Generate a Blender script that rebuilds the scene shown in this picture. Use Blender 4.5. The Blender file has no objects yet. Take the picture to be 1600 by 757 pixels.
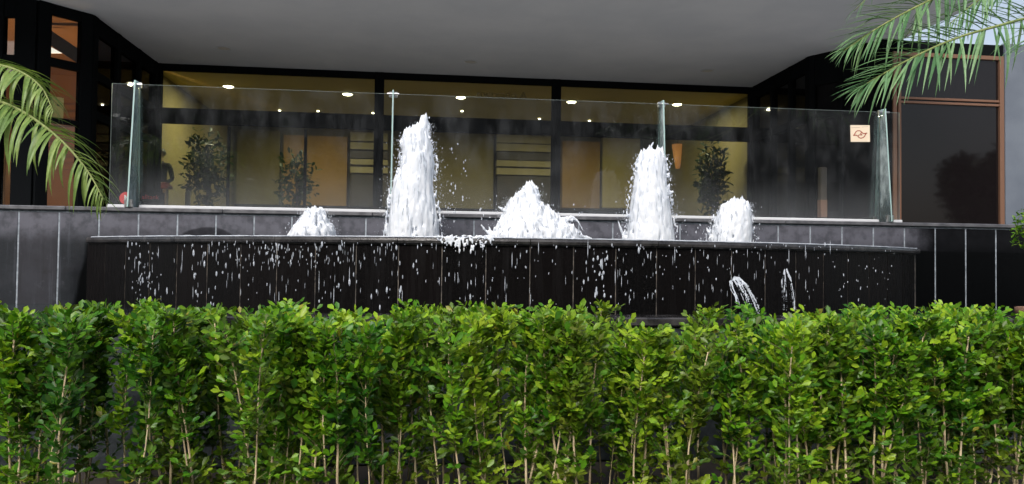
import bpy, bmesh, math, random
import numpy as np
from mathutils import Vector, Matrix, noise

rng = np.random.default_rng(7)
random.seed(7)
scene = bpy.context.scene
COL = scene.collection

# ------------------------------------------------------------------ camera, sky, sun, exposure
YAW, PITCH, ROLL, F = .118, .0263, .0121, 1200.0
CAM = np.array([0.0, 0.0, 1.6])
fw = np.array([math.sin(YAW)*math.cos(PITCH), math.cos(YAW)*math.cos(PITCH), math.sin(PITCH)])
rt = np.cross(fw, [0, 0, 1]); rt /= np.linalg.norm(rt)
up = np.cross(rt, fw)
rt, up = math.cos(ROLL)*rt + math.sin(ROLL)*up, -math.sin(ROLL)*rt + math.cos(ROLL)*up
cd = bpy.data.cameras.new('camera')
cam = bpy.data.objects.new('camera', cd); COL.objects.link(cam)
cd.sensor_fit = 'HORIZONTAL'; cd.sensor_width = 36.0; cd.lens = 36.0*F/1600.0
cd.clip_start = .05; cd.clip_end = 2000
cam.matrix_world = Matrix(((rt[0], up[0], -fw[0], CAM[0]), (rt[1], up[1], -fw[1], CAM[1]), (rt[2], up[2], -fw[2], CAM[2]), (0, 0, 0, 1)))
scene.camera = cam

SUN_EL, SUN_AZ = math.radians(44), math.radians(205)      # azimuth clockwise from +Y: behind the camera, a little left
w = bpy.data.worlds.new('World'); scene.world = w; w.use_nodes = True
nt = w.node_tree; bg = nt.nodes['Background']
sky = nt.nodes.new('ShaderNodeTexSky'); sky.sky_type = 'NISHITA'; sky.sun_disc = False
sky.sun_elevation = SUN_EL; sky.sun_rotation = SUN_AZ
sky.air_density = 1.0; sky.dust_density = 4.0; sky.ozone_density = 1.0
hs_ = nt.nodes.new('ShaderNodeHueSaturation'); hs_.inputs['Saturation'].default_value = .6; hs_.inputs['Value'].default_value = 1.0   # thin overcast
nt.links.new(sky.outputs[0], hs_.inputs['Color']); nt.links.new(hs_.outputs[0], bg.inputs[0]); bg.inputs[1].default_value = .1
sl = bpy.data.lights.new('sun', 'SUN'); sl.energy = 1.3; sl.angle = math.radians(25); sl.color = (1, .98, .95)
so = bpy.data.objects.new('sun', sl); COL.objects.link(so)
sd = Vector((math.sin(SUN_AZ)*math.cos(SUN_EL), math.cos(SUN_AZ)*math.cos(SUN_EL), math.sin(SUN_EL)))
so.rotation_euler = sd.to_track_quat('Z', 'Y').to_euler(); so.location = sd*30
vs = scene.view_settings
vs.view_transform = 'Standard'; vs.look = 'None'; vs.exposure = 1.0; vs.gamma = 1.0; vs.use_curve_mapping = False
scene.cycles.max_bounces = 10; scene.cycles.transparent_max_bounces = 24
scene.cycles.caustics_reflective = False; scene.cycles.caustics_refractive = False
scene.cycles.sample_clamp_indirect = 4.0

def ray(x, y): return fw + rt*(x-800)/F + up*(378.5-y)/F
def atY(x, y, Y): d = ray(x, y); return CAM + d*Y/d[1]
def atZ(x, y, z): d = ray(x, y); return CAM + d*(z-CAM[2])/d[2]

# ------------------------------------------------------------------ helpers
WL = {}
def unit(a): return a/(np.linalg.norm(a, axis=-1, keepdims=True)+1e-9)
def V(*a): return np.array(a, float)

class MB:
    """collects polygons; faces carry a material slot index"""
    def __init__(s): s.v = []; s.f = []; s.m = []
    def poly(s, pts, mi=0):
        b = len(s.v); s.v += [tuple(p) for p in pts]; s.f.append(tuple(range(b, b+len(pts)))); s.m.append(mi)
    def grid(s, rows, mi=0, close=False, cap=False):
        b = len(s.v); n = len(rows[0])
        for r in rows: s.v += [tuple(p) for p in r]
        for i in range(len(rows)-1):
            for j in range(n if close else n-1):
                k = (j+1) % n
                s.f.append((b+i*n+j, b+i*n+k, b+(i+1)*n+k, b+(i+1)*n+j)); s.m.append(mi)
        if cap:
            s.f.append(tuple(b+j for j in range(n))[::-1]); s.m.append(mi)
            e = b+(len(rows)-1)*n; s.f.append(tuple(e+j for j in range(n))); s.m.append(mi)
    def obox(s, c, ax, ay, az, mi=0, bev=0.0, side=None):
        """oriented box: centre and three half-axis vectors; bev chamfers all edges; side = material of the faces whose normal is not +-ay"""
        c, ax, ay, az = [np.asarray(q, float) for q in (c, ax, ay, az)]
        if bev <= 0:
            b = len(s.v)
            for i in (-1, 1):
                for j in (-1, 1):
                    for k in (-1, 1): s.v.append(tuple(c+i*ax+j*ay+k*az))
            for q, isy in (((0, 1, 3, 2), 0), ((4, 6, 7, 5), 0), ((0, 4, 5, 1), 1), ((2, 3, 7, 6), 1), ((0, 2, 6, 4), 0), ((1, 5, 7, 3), 0)):
                s.f.append(tuple(b+t for t in q)); s.m.append(mi if isy or side is None else side)
            return
        lx, ly, lz = [np.linalg.norm(q) for q in (ax, ay, az)]
        A = [ax, ay, az]; Ls = [lx, ly, lz]; idx = {}
        b0 = len(s.v)
        for sx in (-1, 1):
            for sy in (-1, 1):
                for sz in (-1, 1):
                    sg = (sx, sy, sz)
                    for a in range(3):
                        p = c.copy()
                        for d in range(3):
                            p = p + sg[d]*A[d]*(1 if d == a else 1-min(bev/Ls[d], .9))
                        idx[sg+(a,)] = len(s.v); s.v.append(tuple(p))
        def add(ids):
            pts = np.array([s.v[i] for i in ids]); n = np.cross(pts[1]-pts[0], pts[2]-pts[1])
            if np.dot(n, pts.mean(0)-c) < 0: ids = ids[::-1]
            s.f.append(tuple(ids)); s.m.append(mi)
        for a in range(3):
            o = [d for d in range(3) if d != a]
            for sa in (-1, 1):
                ids = []
                for (p, q) in ((-1, -1), (1, -1), (1, 1), (-1, 1)):
                    sg = [0, 0, 0]; sg[a] = sa; sg[o[0]] = p; sg[o[1]] = q; ids.append(idx[tuple(sg)+(a,)])
                add(ids)
            # edges parallel to axis a
            for p in (-1, 1):
                for q in (-1, 1):
                    ids = []
                    for e, dd in ((-1, o[0]), (1, o[0]), (1, o[1]), (-1, o[1])):
                        sg = [0, 0, 0]; sg[a] = e; sg[o[0]] = p; sg[o[1]] = q; ids.append(idx[tuple(sg)+(dd,)])
                    add(ids)
        for sx in (-1, 1):
            for sy in (-1, 1):
                for sz in (-1, 1): add([idx[(sx, sy, sz, a)] for a in range(3)])
    def box(s, x0, x1, y0, y1, z0, z1, mi=0, bev=0.0, side=None):
        s.obox(((x0+x1)/2, (y0+y1)/2, (z0+z1)/2), (abs(x1-x0)/2, 0, 0), (0, abs(y1-y0)/2, 0), (0, 0, abs(z1-z0)/2), mi, bev, side)
        return s
    def tube(s, pts, rad, n=6, mi=0, cap=True):
        pts = [np.asarray(p, float) for p in pts]; rows = []
        if not hasattr(rad, '__len__'): rad = [rad]*len(pts)
        ref = None
        for i, p in enumerate(pts):
            t = pts[min(i+1, len(pts)-1)] - pts[max(i-1, 0)]; t /= np.linalg.norm(t)+1e-9
            if ref is None:
                ref = np.cross(t, [0, 0, 1.0]);
                if np.linalg.norm(ref) < .1: ref = np.cross(t, [1.0, 0, 0])
            ref = ref - np.dot(ref, t)*t; ref /= np.linalg.norm(ref); bi = np.cross(t, ref)
            rows.append([p+rad[i]*(math.cos(2*math.pi*k/n)*ref+math.sin(2*math.pi*k/n)*bi) for k in range(n)])
        s.grid(rows, mi, True, cap); return s
    def lathe(s, c, prof, n=24, mi=0, cap=True):
        """prof: (radius, z) from bottom to top"""
        rows = [[(c[0]+r*math.cos(2*math.pi*k/n), c[1]+r*math.sin(2*math.pi*k/n), c[2]+z) for k in range(n)] for r, z in prof]
        s.grid(rows, mi, True, cap); return s
    def mesh(s, name, mats, smooth=False, centre=None):
        me = bpy.data.meshes.new(name)
        v = np.array(s.v, float); c = np.zeros(3)
        if centre is not None: c = np.asarray(centre, float); v = v-c
        me.from_pydata(v.tolist(), [], s.f)
        for m in mats: me.materials.append(m)
        if len(mats) > 1: me.polygons.foreach_set('material_index', s.m)
        if smooth: me.polygons.foreach_set('use_smooth', [True]*len(s.f))
        me.update(); return me

def tag(o, label=None, cat=None, group=None, kind=None):
    if label: o['label'] = label
    if cat: o['category'] = cat
    if group: o['group'] = group
    if kind: o['kind'] = kind
    return o
def link(name, data, loc, parent=None):
    o = bpy.data.objects.new(name, data); COL.objects.link(o)
    loc = np.asarray(loc, float); WL[o.name] = loc
    if parent is not None:
        o.parent = parent; o.location = Vector(loc-WL[parent.name])
    else: o.location = Vector(loc)
    return o
def empty(name, loc, label, cat, group=None):
    o = link(name, None, loc); o.empty_display_size = .2
    return tag(o, label, cat, group)
def obj(name, mb, mats, parent=None, smooth=False):
    """one mesh object with its origin at the middle of its base"""
    if not isinstance(mats, (list, tuple)): mats = [mats]
    v = np.array(mb.v, float); lo, hi = v.min(0), v.max(0); c = np.array([(lo[0]+hi[0])/2, (lo[1]+hi[1])/2, lo[2]])
    return link(name, mb.mesh(name, mats, smooth, c), c, parent)
def place(name, me, loc, parent, rot=None, scale=None):
    o = link(name, me, loc, parent)
    if rot is not None: o.rotation_euler = rot
    if scale is not None: o.scale = scale
    return o

# ------------------------------------------------------------------ materials
def mat(name, col=(.5, .5, .5), rough=.5, metal=0.0, spec=.5, **kw):
    m = bpy.data.materials.new(name); m.use_nodes = True
    p = m.node_tree.nodes['Principled BSDF']
    p.inputs['Base Color'].default_value = (*col, 1); p.inputs['Roughness'].default_value = rough
    p.inputs['Metallic'].default_value = metal; p.inputs['Specular IOR Level'].default_value = spec
    for k, v in kw.items(): p.inputs[k.replace('_', ' ')].default_value = v
    return m
class NT:
    def __init__(s, m): s.t = m.node_tree; s.n = s.t.nodes; s.l = s.t.links; s.p = s.n.get('Principled BSDF'); s.out = s.n['Material Output']
    def new(s, t, **kw):
        n = s.n.new('ShaderNode'+t)
        for k, v in kw.items():
            if hasattr(n, k): setattr(n, k, v)
            else: n.inputs[k.replace('_', ' ')].default_value = v
        return n
    def link(s, a, b): s.l.new(a, b)
    def coords(s, scale=(1, 1, 1), kind='Object'):
        if kind == 'World': src = s.new('NewGeometry').outputs['Position']
        else: src = s.new('TexCoord').outputs[kind]
        mp = s.new('Mapping'); mp.inputs['Scale'].default_value = scale; s.link(src, mp.inputs[0]); return mp.outputs[0]
    def noise(s, vec, scale, detail=4, rough=.55, dist=0):
        n = s.new('TexNoise'); n.inputs['Scale'].default_value = scale; n.inputs['Detail'].default_value = detail
        n.inputs['Roughness'].default_value = rough; n.inputs['Distortion'].default_value = dist; s.link(vec, n.inputs['Vector']); return n.outputs['Fac']
    def ramp(s, fac, stops):
        r = s.new('ValToRGB'); e = r.color_ramp.elements
        while len(e) < len(stops): e.new(.5)
        for i, (p, c) in enumerate(stops): e[i].position = p; e[i].color = (*c, 1) if len(c) == 3 else c
        s.link(fac, r.inputs[0]); return r.outputs[0]
    def mix(s, fac, a, b, mode='MIX'):
        m = s.new('Mix', data_type='RGBA', blend_type=mode)
        for sock, v in ((m.inputs['Factor'], fac), (m.inputs['A'], a), (m.inputs['B'], b)):
            # the Mix node has several sockets of each name
            pass
        fa = m.inputs[0]; A = [i for i in m.inputs if i.name == 'A' and i.type == 'RGBA'][0]; B = [i for i in m.inputs if i.name == 'B' and i.type == 'RGBA'][0]
        for sock, v in ((fa, fac), (A, a), (B, b)):
            if hasattr(v, 'is_output'): s.link(v, sock)
            else: sock.default_value = v if not isinstance(v, tuple) else ((*v, 1) if len(v) == 3 else v)
        return [o for o in m.outputs if o.type == 'RGBA'][0]
    def math(s, op, a, b=0.0, clamp=False):
        m = s.new('Math', operation=op); m.use_clamp = clamp
        for i, v in enumerate((a, b)):
            if hasattr(v, 'is_output'): s.link(v, m.inputs[i])
            else: m.inputs[i].default_value = v
        return m.outputs[0]
    def sep(s, vec):
        x = s.new('SeparateXYZ'); s.link(vec, x.inputs[0]); return x.outputs
    def bump(s, h, strength=.3, dist=.01):
        b = s.new('Bump'); b.inputs['Strength'].default_value = strength; b.inputs['Distance'].default_value = dist
        s.link(h, b.inputs['Height']); s.link(b.outputs[0], s.p.inputs['Normal']); return b
    def rng(s, val, a, b, c=0.0, d=1.0, smooth=True):
        m = s.new('MapRange'); m.interpolation_type = 'SMOOTHSTEP' if smooth else 'LINEAR'
        m.inputs[1].default_value = a; m.inputs[2].default_value = b; m.inputs[3].default_value = c; m.inputs[4].default_value = d
        s.link(val, m.inputs[0]); return m.outputs[0]

def stone_dry():
    """grey granite facing, limewater bloom in places, black and smoother at the right, by the basin end and in a wet mound"""
    m = mat('granite_grey', rough=.5, spec=.3); k = NT(m)
    wp = k.coords(kind='World'); oi = k.new('ObjectInfo').outputs['Random']
    fine = k.noise(wp, 160, 3, .7); big = k.noise(wp, 3.2, 5, .6); mid = k.noise(wp, 14, 4, .6)
    c = k.ramp(fine, [(.3, (.0032, .005, .0072)), (.55, (.007, .010, .0138)), (.78, (.022, .028, .036))])
    c = k.mix(k.rng(oi, .1, .9, 0, .9, False), c, (.026, .025, .031))
    c = k.mix(k.rng(k.math('ADD', big, k.math('MULTIPLY', mid, .4)), .62, .95, 0, .5), c, (.034, .036, .045))
    strk = k.noise(k.coords((30, 30, 1.3), 'World'), 1.0, 5, .65); c = k.mix(k.rng(strk, .52, .72, 0, .5), c, (.060, .065, .080)); c = k.mix(k.rng(strk, .46, .30, 0, .6), c, (.010, .010, .012)); patch = k.noise(wp, 6.5, 6, .7); c = k.mix(k.rng(patch, .56, .70, 0, .45), c, (.075, .08, .098)); c = k.mix(k.rng(patch, .44, .32, 0, .6), c, (.012, .011, .013))
    x, y, z = k.sep(wp)
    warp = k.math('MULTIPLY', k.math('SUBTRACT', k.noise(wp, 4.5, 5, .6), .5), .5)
    dark_r = k.rng(k.math('ADD', x, warp), 4.25, 4.6)
    dark_low = k.math('MULTIPLY', k.rng(k.math('ADD', z, k.math('MULTIPLY', warp, .7)), 1.72, 1.5), k.rng(k.math('ADD', x, warp), -2.95, -2.6))
    ell = k.math('ADD', k.math('POWER', k.math('MULTIPLY', k.math('SUBTRACT', x, -1.72), 4.6), 2.0), k.math('POWER', k.math('MULTIPLY', k.math('SUBTRACT', z, 1.74), 8.5), 2.0))
    fl = k.math('ADD', k.math('ADD', x, k.math('MULTIPLY', k.math('SUBTRACT', 1.76, z), .22)), k.math('MULTIPLY', warp, .12)); dark_f = k.math('MULTIPLY', k.rng(fl, -2.66, -2.60), k.rng(z, 1.78, 1.74)); dark_low = k.math('MAXIMUM', k.math('MULTIPLY', dark_low, .6), dark_f)  # darker beside the basin's left end, slanting outwards towards the base
    wet_m = k.rng(k.math('ADD', ell, k.math('MULTIPLY', warp, 1.2)), 1.1, .8)
    dry = k.math('MULTIPLY', k.rng(k.math('ADD', z, k.math('MULTIPLY', warp, .25)), 1.70, 1.86), k.rng(mid, .3, .6, .35, .75)); c = k.mix(k.math('MULTIPLY', dry, .8), c, (.15, .15, .18))
    wet = k.math('MAXIMUM', k.math('MULTIPLY', dark_r, .96), k.math('MAXIMUM', dark_low, k.math('MULTIPLY', wet_m, .7)))  # blackened wall ends and the wet mound in one mask
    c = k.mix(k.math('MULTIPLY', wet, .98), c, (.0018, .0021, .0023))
    k.link(c, k.p.inputs['Base Color'])
    k.link(k.rng(wet, 0, 1, .55, .3, False), k.p.inputs['Roughness']); k.link(k.rng(wet, 0, 1, .3, .06, False), k.p.inputs['Specular IOR Level'])
    k.bump(k.math('ADD', fine, mid), .25, .003); return m
def stone_wet():
    m = mat('granite_black_wet', rough=.25, spec=.09); k = NT(m)
    wp = k.coords(kind='World'); oi = k.new('ObjectInfo').outputs['Random']
    fine = k.noise(wp, 190, 3, .75); run = k.noise(k.coords((22, 22, 1.6), 'World'), 1.0, 4, .6); mid = k.noise(wp, 9, 4, .6)
    c = k.ramp(fine, [(.42, (.0022, .0021, .0022)), (.6, (.005, .0046, .0048)), (.72, (.03, .027, .027))])
    c = k.mix(k.rng(oi, 0, 1, 0, .5, False), c, (.006, .0045, .0044))
    c = k.mix(k.rng(run, .58, .75, 0, .3), c, (.011, .0105, .012))
    k.link(c, k.p.inputs['Base Color'])
    k.link(k.rng(run, .3, .75, .12, .42), k.p.inputs['Roughness'])
    k.bump(k.math('ADD', k.math('MULTIPLY', run, 2.0), k.math('ADD', fine, mid)), .35, .004); return m
def coping_mat(name, a, b, r0=.3, r1=.6):
    m = mat(name, rough=.4, spec=.6); k = NT(m); wp = k.coords(kind='World')
    n = k.noise(wp, 9, 6, .65); f = k.noise(wp, 120, 2, .6)
    k.link(k.mix(k.rng(n, .35, .7), a, b), k.p.inputs['Base Color']); k.link(k.rng(n, .3, .7, r0, r1), k.p.inputs['Roughness'])
    k.bump(k.math('ADD', n, f), .3, .004); return m
def grout_mat():
    m = mat('grout_pale', rough=.85); k = NT(m); wp = k.coords(kind='World'); x, y, z = k.sep(wp)
    n = k.noise(wp, 26, 4, .6); c = k.ramp(n, [(.3, (.14, .16, .18)), (.7, (.36, .40, .45))])
    k.link(c, k.p.inputs['Base Color']); return m
def grout_dark_mat():
    m = mat('grout_grey_wet', rough=.6); k = NT(m); n = k.noise(k.coords(kind='World'), 18, 4, .6)
    k.link(k.ramp(n, [(.38, (.02, .018, .017)), (.7, (.16, .135, .11))]), k.p.inputs['Base Color']); return m
def plaster(name, a, b, scale=1.2, rough=.85):
    m = mat(name, rough=rough); k = NT(m); wp = k.coords(kind='World')
    n = k.noise(wp, scale, 6, .6); f = k.noise(wp, 60, 3, .6)
    k.link(k.mix(k.rng(n, .3, .7), a, b), k.p.inputs['Base Color']); k.bump(f, .12, .004); return m
def glass(name, tint=(1, 1, 1), refl=1.0, haze_dirt=.03, spots=True, dcol=(.45, .47, .5), bottom=None):
    """clear sheet: see-through with Fresnel reflection dried water spots and a pale veil painting in reflected haze"""
    m = bpy.data.materials.new(name); m.use_nodes = True; k = NT(m); k.n.remove(k.p)
    tr = k.new('BsdfTransparent'); tr.inputs[0].default_value = (*tint, 1)
    gl = k.new('BsdfGlossy'); gl.inputs['Roughness'].default_value = .015; gl.inputs[0].default_value = (.95, .97, 1, 1)
    fr = k.new('Fresnel'); fr.inputs[0].default_value = 1.5
    a = k.new('MixShader'); k.link(k.math('MULTIPLY', fr.outputs[0], refl), a.inputs[0]); k.link(tr.outputs[0], a.inputs[1]); k.link(gl.outputs[0], a.inputs[2])
    last = a.outputs[0]
    if haze_dirt > 0:
        df = k.new('BsdfDiffuse'); df.inputs[0].default_value = (*dcol, 1)
        wp = k.coords(kind='World'); n = k.noise(k.coords((5, 5, 2.2), 'World'), 1.0, 6, .65)
        fac = k.rng(n, .38, .8, .15*haze_dirt, 1.6*haze_dirt)  # pale veil over the sheet: reflected haze painted in along with water marks
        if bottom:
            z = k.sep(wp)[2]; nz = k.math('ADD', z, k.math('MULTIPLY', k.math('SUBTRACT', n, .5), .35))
            fac = k.math('ADD', fac, k.rng(nz, bottom[0], bottom[1], bottom[2], 0.0))  # veil grows thicker towards the bottom
        if spots:
            vo = k.new('TexVoronoi'); vo.inputs['Scale'].default_value = 30; k.link(wp, vo.inputs['Vector'])
            pick = k.math('GREATER_THAN', k.sep(vo.outputs['Color'])[0], .95)
            sp = k.math('MULTIPLY', k.rng(vo.outputs['Distance'], .10, .05), pick)
            fac = k.math('ADD', fac, k.math('MULTIPLY', sp, .3), True)
        b = k.new('MixShader'); k.link(fac, b.inputs[0]); k.link(last, b.inputs[1]); k.link(df.outputs[0], b.inputs[2]); last = b.outputs[0]
    k.link(last, k.out.inputs[0]); return m
def glass_edge(name, col, t=.5, em=0):
    m = mat(name, col, .15); k = NT(m); tl = k.new('BsdfTranslucent'); tl.inputs[0].default_value = (*col, 1)
    mx = k.new('MixShader'); mx.inputs[0].default_value = t; k.link(k.p.outputs[0], mx.inputs[1]); k.link(tl.outputs[0], mx.inputs[2]); k.link(mx.outputs[0], k.out.inputs[0]); return m
def leaf_mat(name, stops, rough=.32, trans=.3, yellow=(.30, .26, .03)):
    """colour by a per-leaf number 'rnd' (0 old dark .. 1 young) and 'yel' (sick yellow leaves)"""
    m = mat(name, rough=rough, spec=.32); k = NT(m)
    r = k.new('Attribute', attribute_name='rnd').outputs['Fac']; y = k.new('Attribute', attribute_name='yel').outputs['Fac']
    c = k.mix(y, k.ramp(r, stops), yellow)
    n = k.noise(k.coords(kind='World'), 60, 2, .5); c = k.mix(k.rng(n, .3, .7, 0, .25), c, (.02, .05, .01))
    k.link(c, k.p.inputs['Base Color'])
    tl = k.new('BsdfTranslucent'); k.link(k.mix(1.0, c, (1.0, 1.0, .55), 'MULTIPLY'), tl.inputs[0])
    mx = k.new('MixShader'); mx.inputs[0].default_value = trans
    k.link(k.p.outputs[0], mx.inputs[1]); k.link(tl.outputs[0], mx.inputs[2]); k.link(mx.outputs[0], k.out.inputs[0]); return m
def bark_mat(name, a, b):
    m = mat(name, rough=.8); k = NT(m); n = k.noise(k.coords((30, 30, 8), 'World'), 1.0, 4, .6)
    k.link(k.ramp(n, [(.3, a), (.7, b)]), k.p.inputs['Base Color']); k.bump(n, .4, .004); return m
def froth_mat():
    """aerated water: bright scattering foam with glassy, half clear streaks"""
    m = mat('white_water', (.86, .9, .95), .22, spec=.5); k = NT(m)
    v = k.coords((34, 34, 4), 'World'); n = k.noise(v, 1.0, 5, .62, .6); n2 = k.noise(k.coords(kind='World'), 95, 3, .6)
    k.link(k.ramp(n, [(.26, (.46, .50, .60)), (.42, (.78, .82, .88)), (.58, (.90, .92, .95))]), k.p.inputs['Base Color'])
    k.bump(k.math('ADD', n, k.math('MULTIPLY', n2, .2)), .25, .010)
    tl = k.new('BsdfTranslucent'); tl.inputs[0].default_value = (.8, .85, .92, 1)
    mx = k.new('MixShader'); mx.inputs[0].default_value = .3; k.link(k.p.outputs[0], mx.inputs[1]); k.link(tl.outputs[0], mx.inputs[2])
    tr = k.new('BsdfTransparent'); m2 = k.new('MixShader')
    k.link(k.rng(n, .45, .30, 0, .75), m2.inputs[0]); k.link(mx.outputs[0], m2.inputs[1]); k.link(tr.outputs[0], m2.inputs[2]); k.link(m2.outputs[0], k.out.inputs[0]); return m
def drop_mat(name, a=.45):
    m = mat(name, (.75, .8, .88), .08, spec=.8); k = NT(m); tr = k.new('BsdfTransparent'); mx = k.new('MixShader'); mx.inputs[0].default_value = a
    k.link(k.p.outputs[0], mx.inputs[1]); k.link(tr.outputs[0], mx.inputs[2]); k.link(mx.outputs[0], k.out.inputs[0]); return m
def emit(name, col, s):
    m = mat(name, col); p = m.node_tree.nodes['Principled BSDF']; p.inputs['Emission Color'].default_value = (*col, 1); p.inputs['Emission Strength'].default_value = s; return m

M = {}
M['dry'] = stone_dry(); M['wet'] = stone_wet(); M['grout'] = grout_mat(); M['grout_dark'] = grout_dark_mat()
M['cope'] = coping_mat('coping_grey', (.06, .06, .066), (.12, .12, .13)); M['cope_wet'] = coping_mat('coping_wet', (.014, .013, .014), (.05, .047, .047), .08, .22)
M['kerb'] = coping_mat('kerb_blue_grey', (.014, .018, .021), (.036, .044, .049))
M['soffit'] = plaster('soffit_plaster', (.56, .605, .67), (.64, .68, .74), .8); M['canopy'] = plaster('canopy_render', (.5, .5, .5), (.6, .6, .6))
M['palewall'] = plaster('pale_blue_render', (.095, .112, .14), (.125, .145, .175), 1.5)
M['ground'] = plaster('paving_grey', (.30, .30, .29), (.38, .375, .36), 2.5); M['terrace'] = plaster('terrace_paving', (.22, .21, .2), (.3, .29, .28), 2)
M['soil'] = plaster('soil_dark', (.018, .014, .011), (.04, .03, .022), 9)
M['black'] = mat('frame_black', (.007, .008, .009), .6, spec=.0); M['bronze'] = mat('frame_bronze', (.20, .105, .065), .42, .35)
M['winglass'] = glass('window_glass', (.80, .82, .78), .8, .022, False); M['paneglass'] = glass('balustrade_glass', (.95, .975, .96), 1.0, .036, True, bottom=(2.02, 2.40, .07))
M['tint'] = glass('tinted_glass', (.10, .085, .075), .6, .004, False); M['dark'] = mat('black_glass', (.004, .004, .0045), .04, spec=.12); M['darkred'] = mat('bronze_glass', (.0075, .006, .0065), .04, spec=.32)
M['finglass'] = glass('fin_glass', (.78, .88, .86), 1.2, .75, False, (.52, .60, .60)); M['edge'] = glass_edge('glass_edge', (.62, .84, .80)); M['edge_thin'] = glass_edge('glass_edge_dull', (.30, .36, .34))
M['steel'] = mat('steel_brushed', (.5, .5, .5), .3, 1.0); M['whitealu'] = mat('rail_white', (.58, .59, .61), .35)
M['froth'] = froth_mat(); M['drop'] = drop_mat('water_drop', .58); M['drop_clear'] = drop_mat('water_drop_clear', .72); M['bead'] = drop_mat('glint_bead', .45)
wm = mat('pool_water', (.02, .03, .03), .05, spec=.6); kk = NT(wm); kk.bump(kk.noise(kk.coords(kind='World'), 14, 3), .4, .02); M['water'] = wm
M['leaf'] = leaf_mat('hedge_leaf', [(0, (.009, .055, .006)), (.4, (.036, .155, .008)), (.75, (.13, .33, .010)), (1, (.31, .49, .02))], .38, .32)
M['palm'] = leaf_mat('palm_leaflet', [(0, (.10, .18, .045)), (.5, (.19, .30, .075)), (1, (.30, .41, .12))], .4, .3)
M['palm_grey'] = leaf_mat('palm_leaflet_bluish', [(0, (.055, .14, .055)), (.5, (.115, .245, .105)), (1, (.21, .37, .18))], .38, .25)
M['treeleaf'] = leaf_mat('tree_leaf', [(0, (.01, .03, .008)), (1, (.035, .075, .015))], .5, .2)
M['stem'] = bark_mat('stem_tan', (.36, .27, .15), (.66, .54, .34)); M['twig'] = bark_mat('twig_green', (.10, .11, .035), (.2, .18, .07)); M['bark'] = bark_mat('bark_grey', (.06, .05, .04), (.13, .11, .09))
M['rachis'] = bark_mat('rachis_green', (.14, .18, .05), (.24, .27, .09))
M['mustard'] = plaster('interior_mustard', (.52, .43, .15), (.60, .50, .18), .6); M['olive'] = plaster('interior_olive', (.20, .17, .065), (.26, .22, .09), .5)
M['ochre'] = plaster('interior_ochre', (.36, .22, .075), (.42, .26, .09), .7); M['darkwood'] = plaster('dark_wood', (.035, .028, .02), (.06, .045, .03), 3, .5)
M['cream'] = plaster('cream_board', (.36, .32, .18), (.42, .37, .21), 2); M['floor'] = mat('lobby_floor', (.08, .07, .05), .25)
M['orange'] = plaster('orange_wall', (.34, .17, .07), (.40, .20, .085), .8)
M['suit'] = mat('dark_cloth', (.012, .012, .015), .8); M['skin'] = mat('skin', (.34, .19, .12), .5); M['hair'] = mat('hair_black', (.008, .006, .005), .5)
M['red'] = mat('red_print', (.55, .03, .03), .5); M['white'] = mat('white_print', (.8, .8, .8), .5); M['redfab'] = mat('red_fabric', (.20, .03, .02), .6); M['post'] = mat('pale_post', (.36, .33, .28), .5)
M['paper'] = mat('cream_paper', (.72, .60, .45), .6); M['redline'] = mat('rust_red_print', (.34, .045, .02), .6); M['inkgrey'] = mat('faint_print', (.40, .32, .23), .6)
M['note'] = mat('yellow_paper', (.42, .36, .13), .6); M['ink'] = mat('ink_dark', (.03, .03, .02), .6)
M['lamp'] = emit('lamp_warm_white', (1, .90, .62), 14); M['lamp_small'] = emit('lamp_small_white', (1, .92, .72), 9); M['bulb'] = emit('filament_orange', (1, .28, .04), 6)
M['daylight_white'] = emit('daylight_glow', (1, .93, .88), .75); M['lampoff'] = mat('lamp_off_lens', (.5, .5, .5), .3)  # white glow put in for daylight in the wing
M['shade'] = emit('amber_lamp_shade', (1, .42, .12), .14); M['terracotta'] = mat('terracotta', (.20, .11, .07), .8)
M['letters'] = mat('gold_letters', (.46, .38, .18), .4)

# ------------------------------------------------------------------ geometry shared numbers
YB, WT = 6.487, .30                                  # front face of the retaining wall, tile width
X0 = -3.157; ZT = 2.003; ZG = 3.003                  # first joint, wall top, glass top
XC, YC, RR, ZR = .963, 9.965, 5.046, 1.756           # basin arc
TH0, DTH = -.7294, .285/5.046
ZTER, ZSOF, YF = 1.95, 5.0, 14.0                     # terrace, soffit, recessed facade

# ------------------------------------------------------------------ ground
tag(obj('ground', MB().box(-400, 400, -400, 400, -.3, 0), M['ground']), kind='structure')
tag(obj('planting_bed', MB().box(-7, 8, 2.5, 4.2, .004, .5), M['soil']), kind='structure')
tag(obj('terrace', MB().box(-12, 14, YB+.25, 22, .01, ZTER), M['terrace']), kind='structure')

# planter kerb in front, below the picture
k0 = empty('planter_wall', (0, 2.4, 0), 'low grey planter wall in front of the hedge', 'wall')
for i in range(15): obj('block', MB().box(-7+i*1.0+.004, -6-.004+i, 2.3, 2.496, .004, .56, bev=.01), M['cope'], k0)
# lower pool kerb behind the hedge
zk = float(atY(1080, 497, 4.2)[2])
k1 = empty('pool_wall', (0, 4.3, 0), 'low blue grey pool wall glimpsed through the hedge gaps, under the fountain', 'wall')
obj('wall_core', MB().box(-6, 7, 4.235, 4.42, .02, zk-.05), M['grout_dark'], k1)
kt = MB().box(-.298, .298, 0, .03, 0, zk-.05-.51, bev=.004).mesh('tile', [M['kerb']])
for i in range(21): place('tile', kt, (-5.7+i*.6, 4.204, .505), k1)
ct = MB().box(-.597, .597, 0, .26, 0, .05, bev=.008).mesh('coping_stone', [M['cope_wet']])
for i in range(11): place('coping_stone', ct, (-5.5+i*1.2, 4.18, zk-.049), k1)
tag(obj('pool_water', MB().box(-6, 7, 4.42, YB-.03, .8, zk-.07), M['water']), kind='structure')

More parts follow.
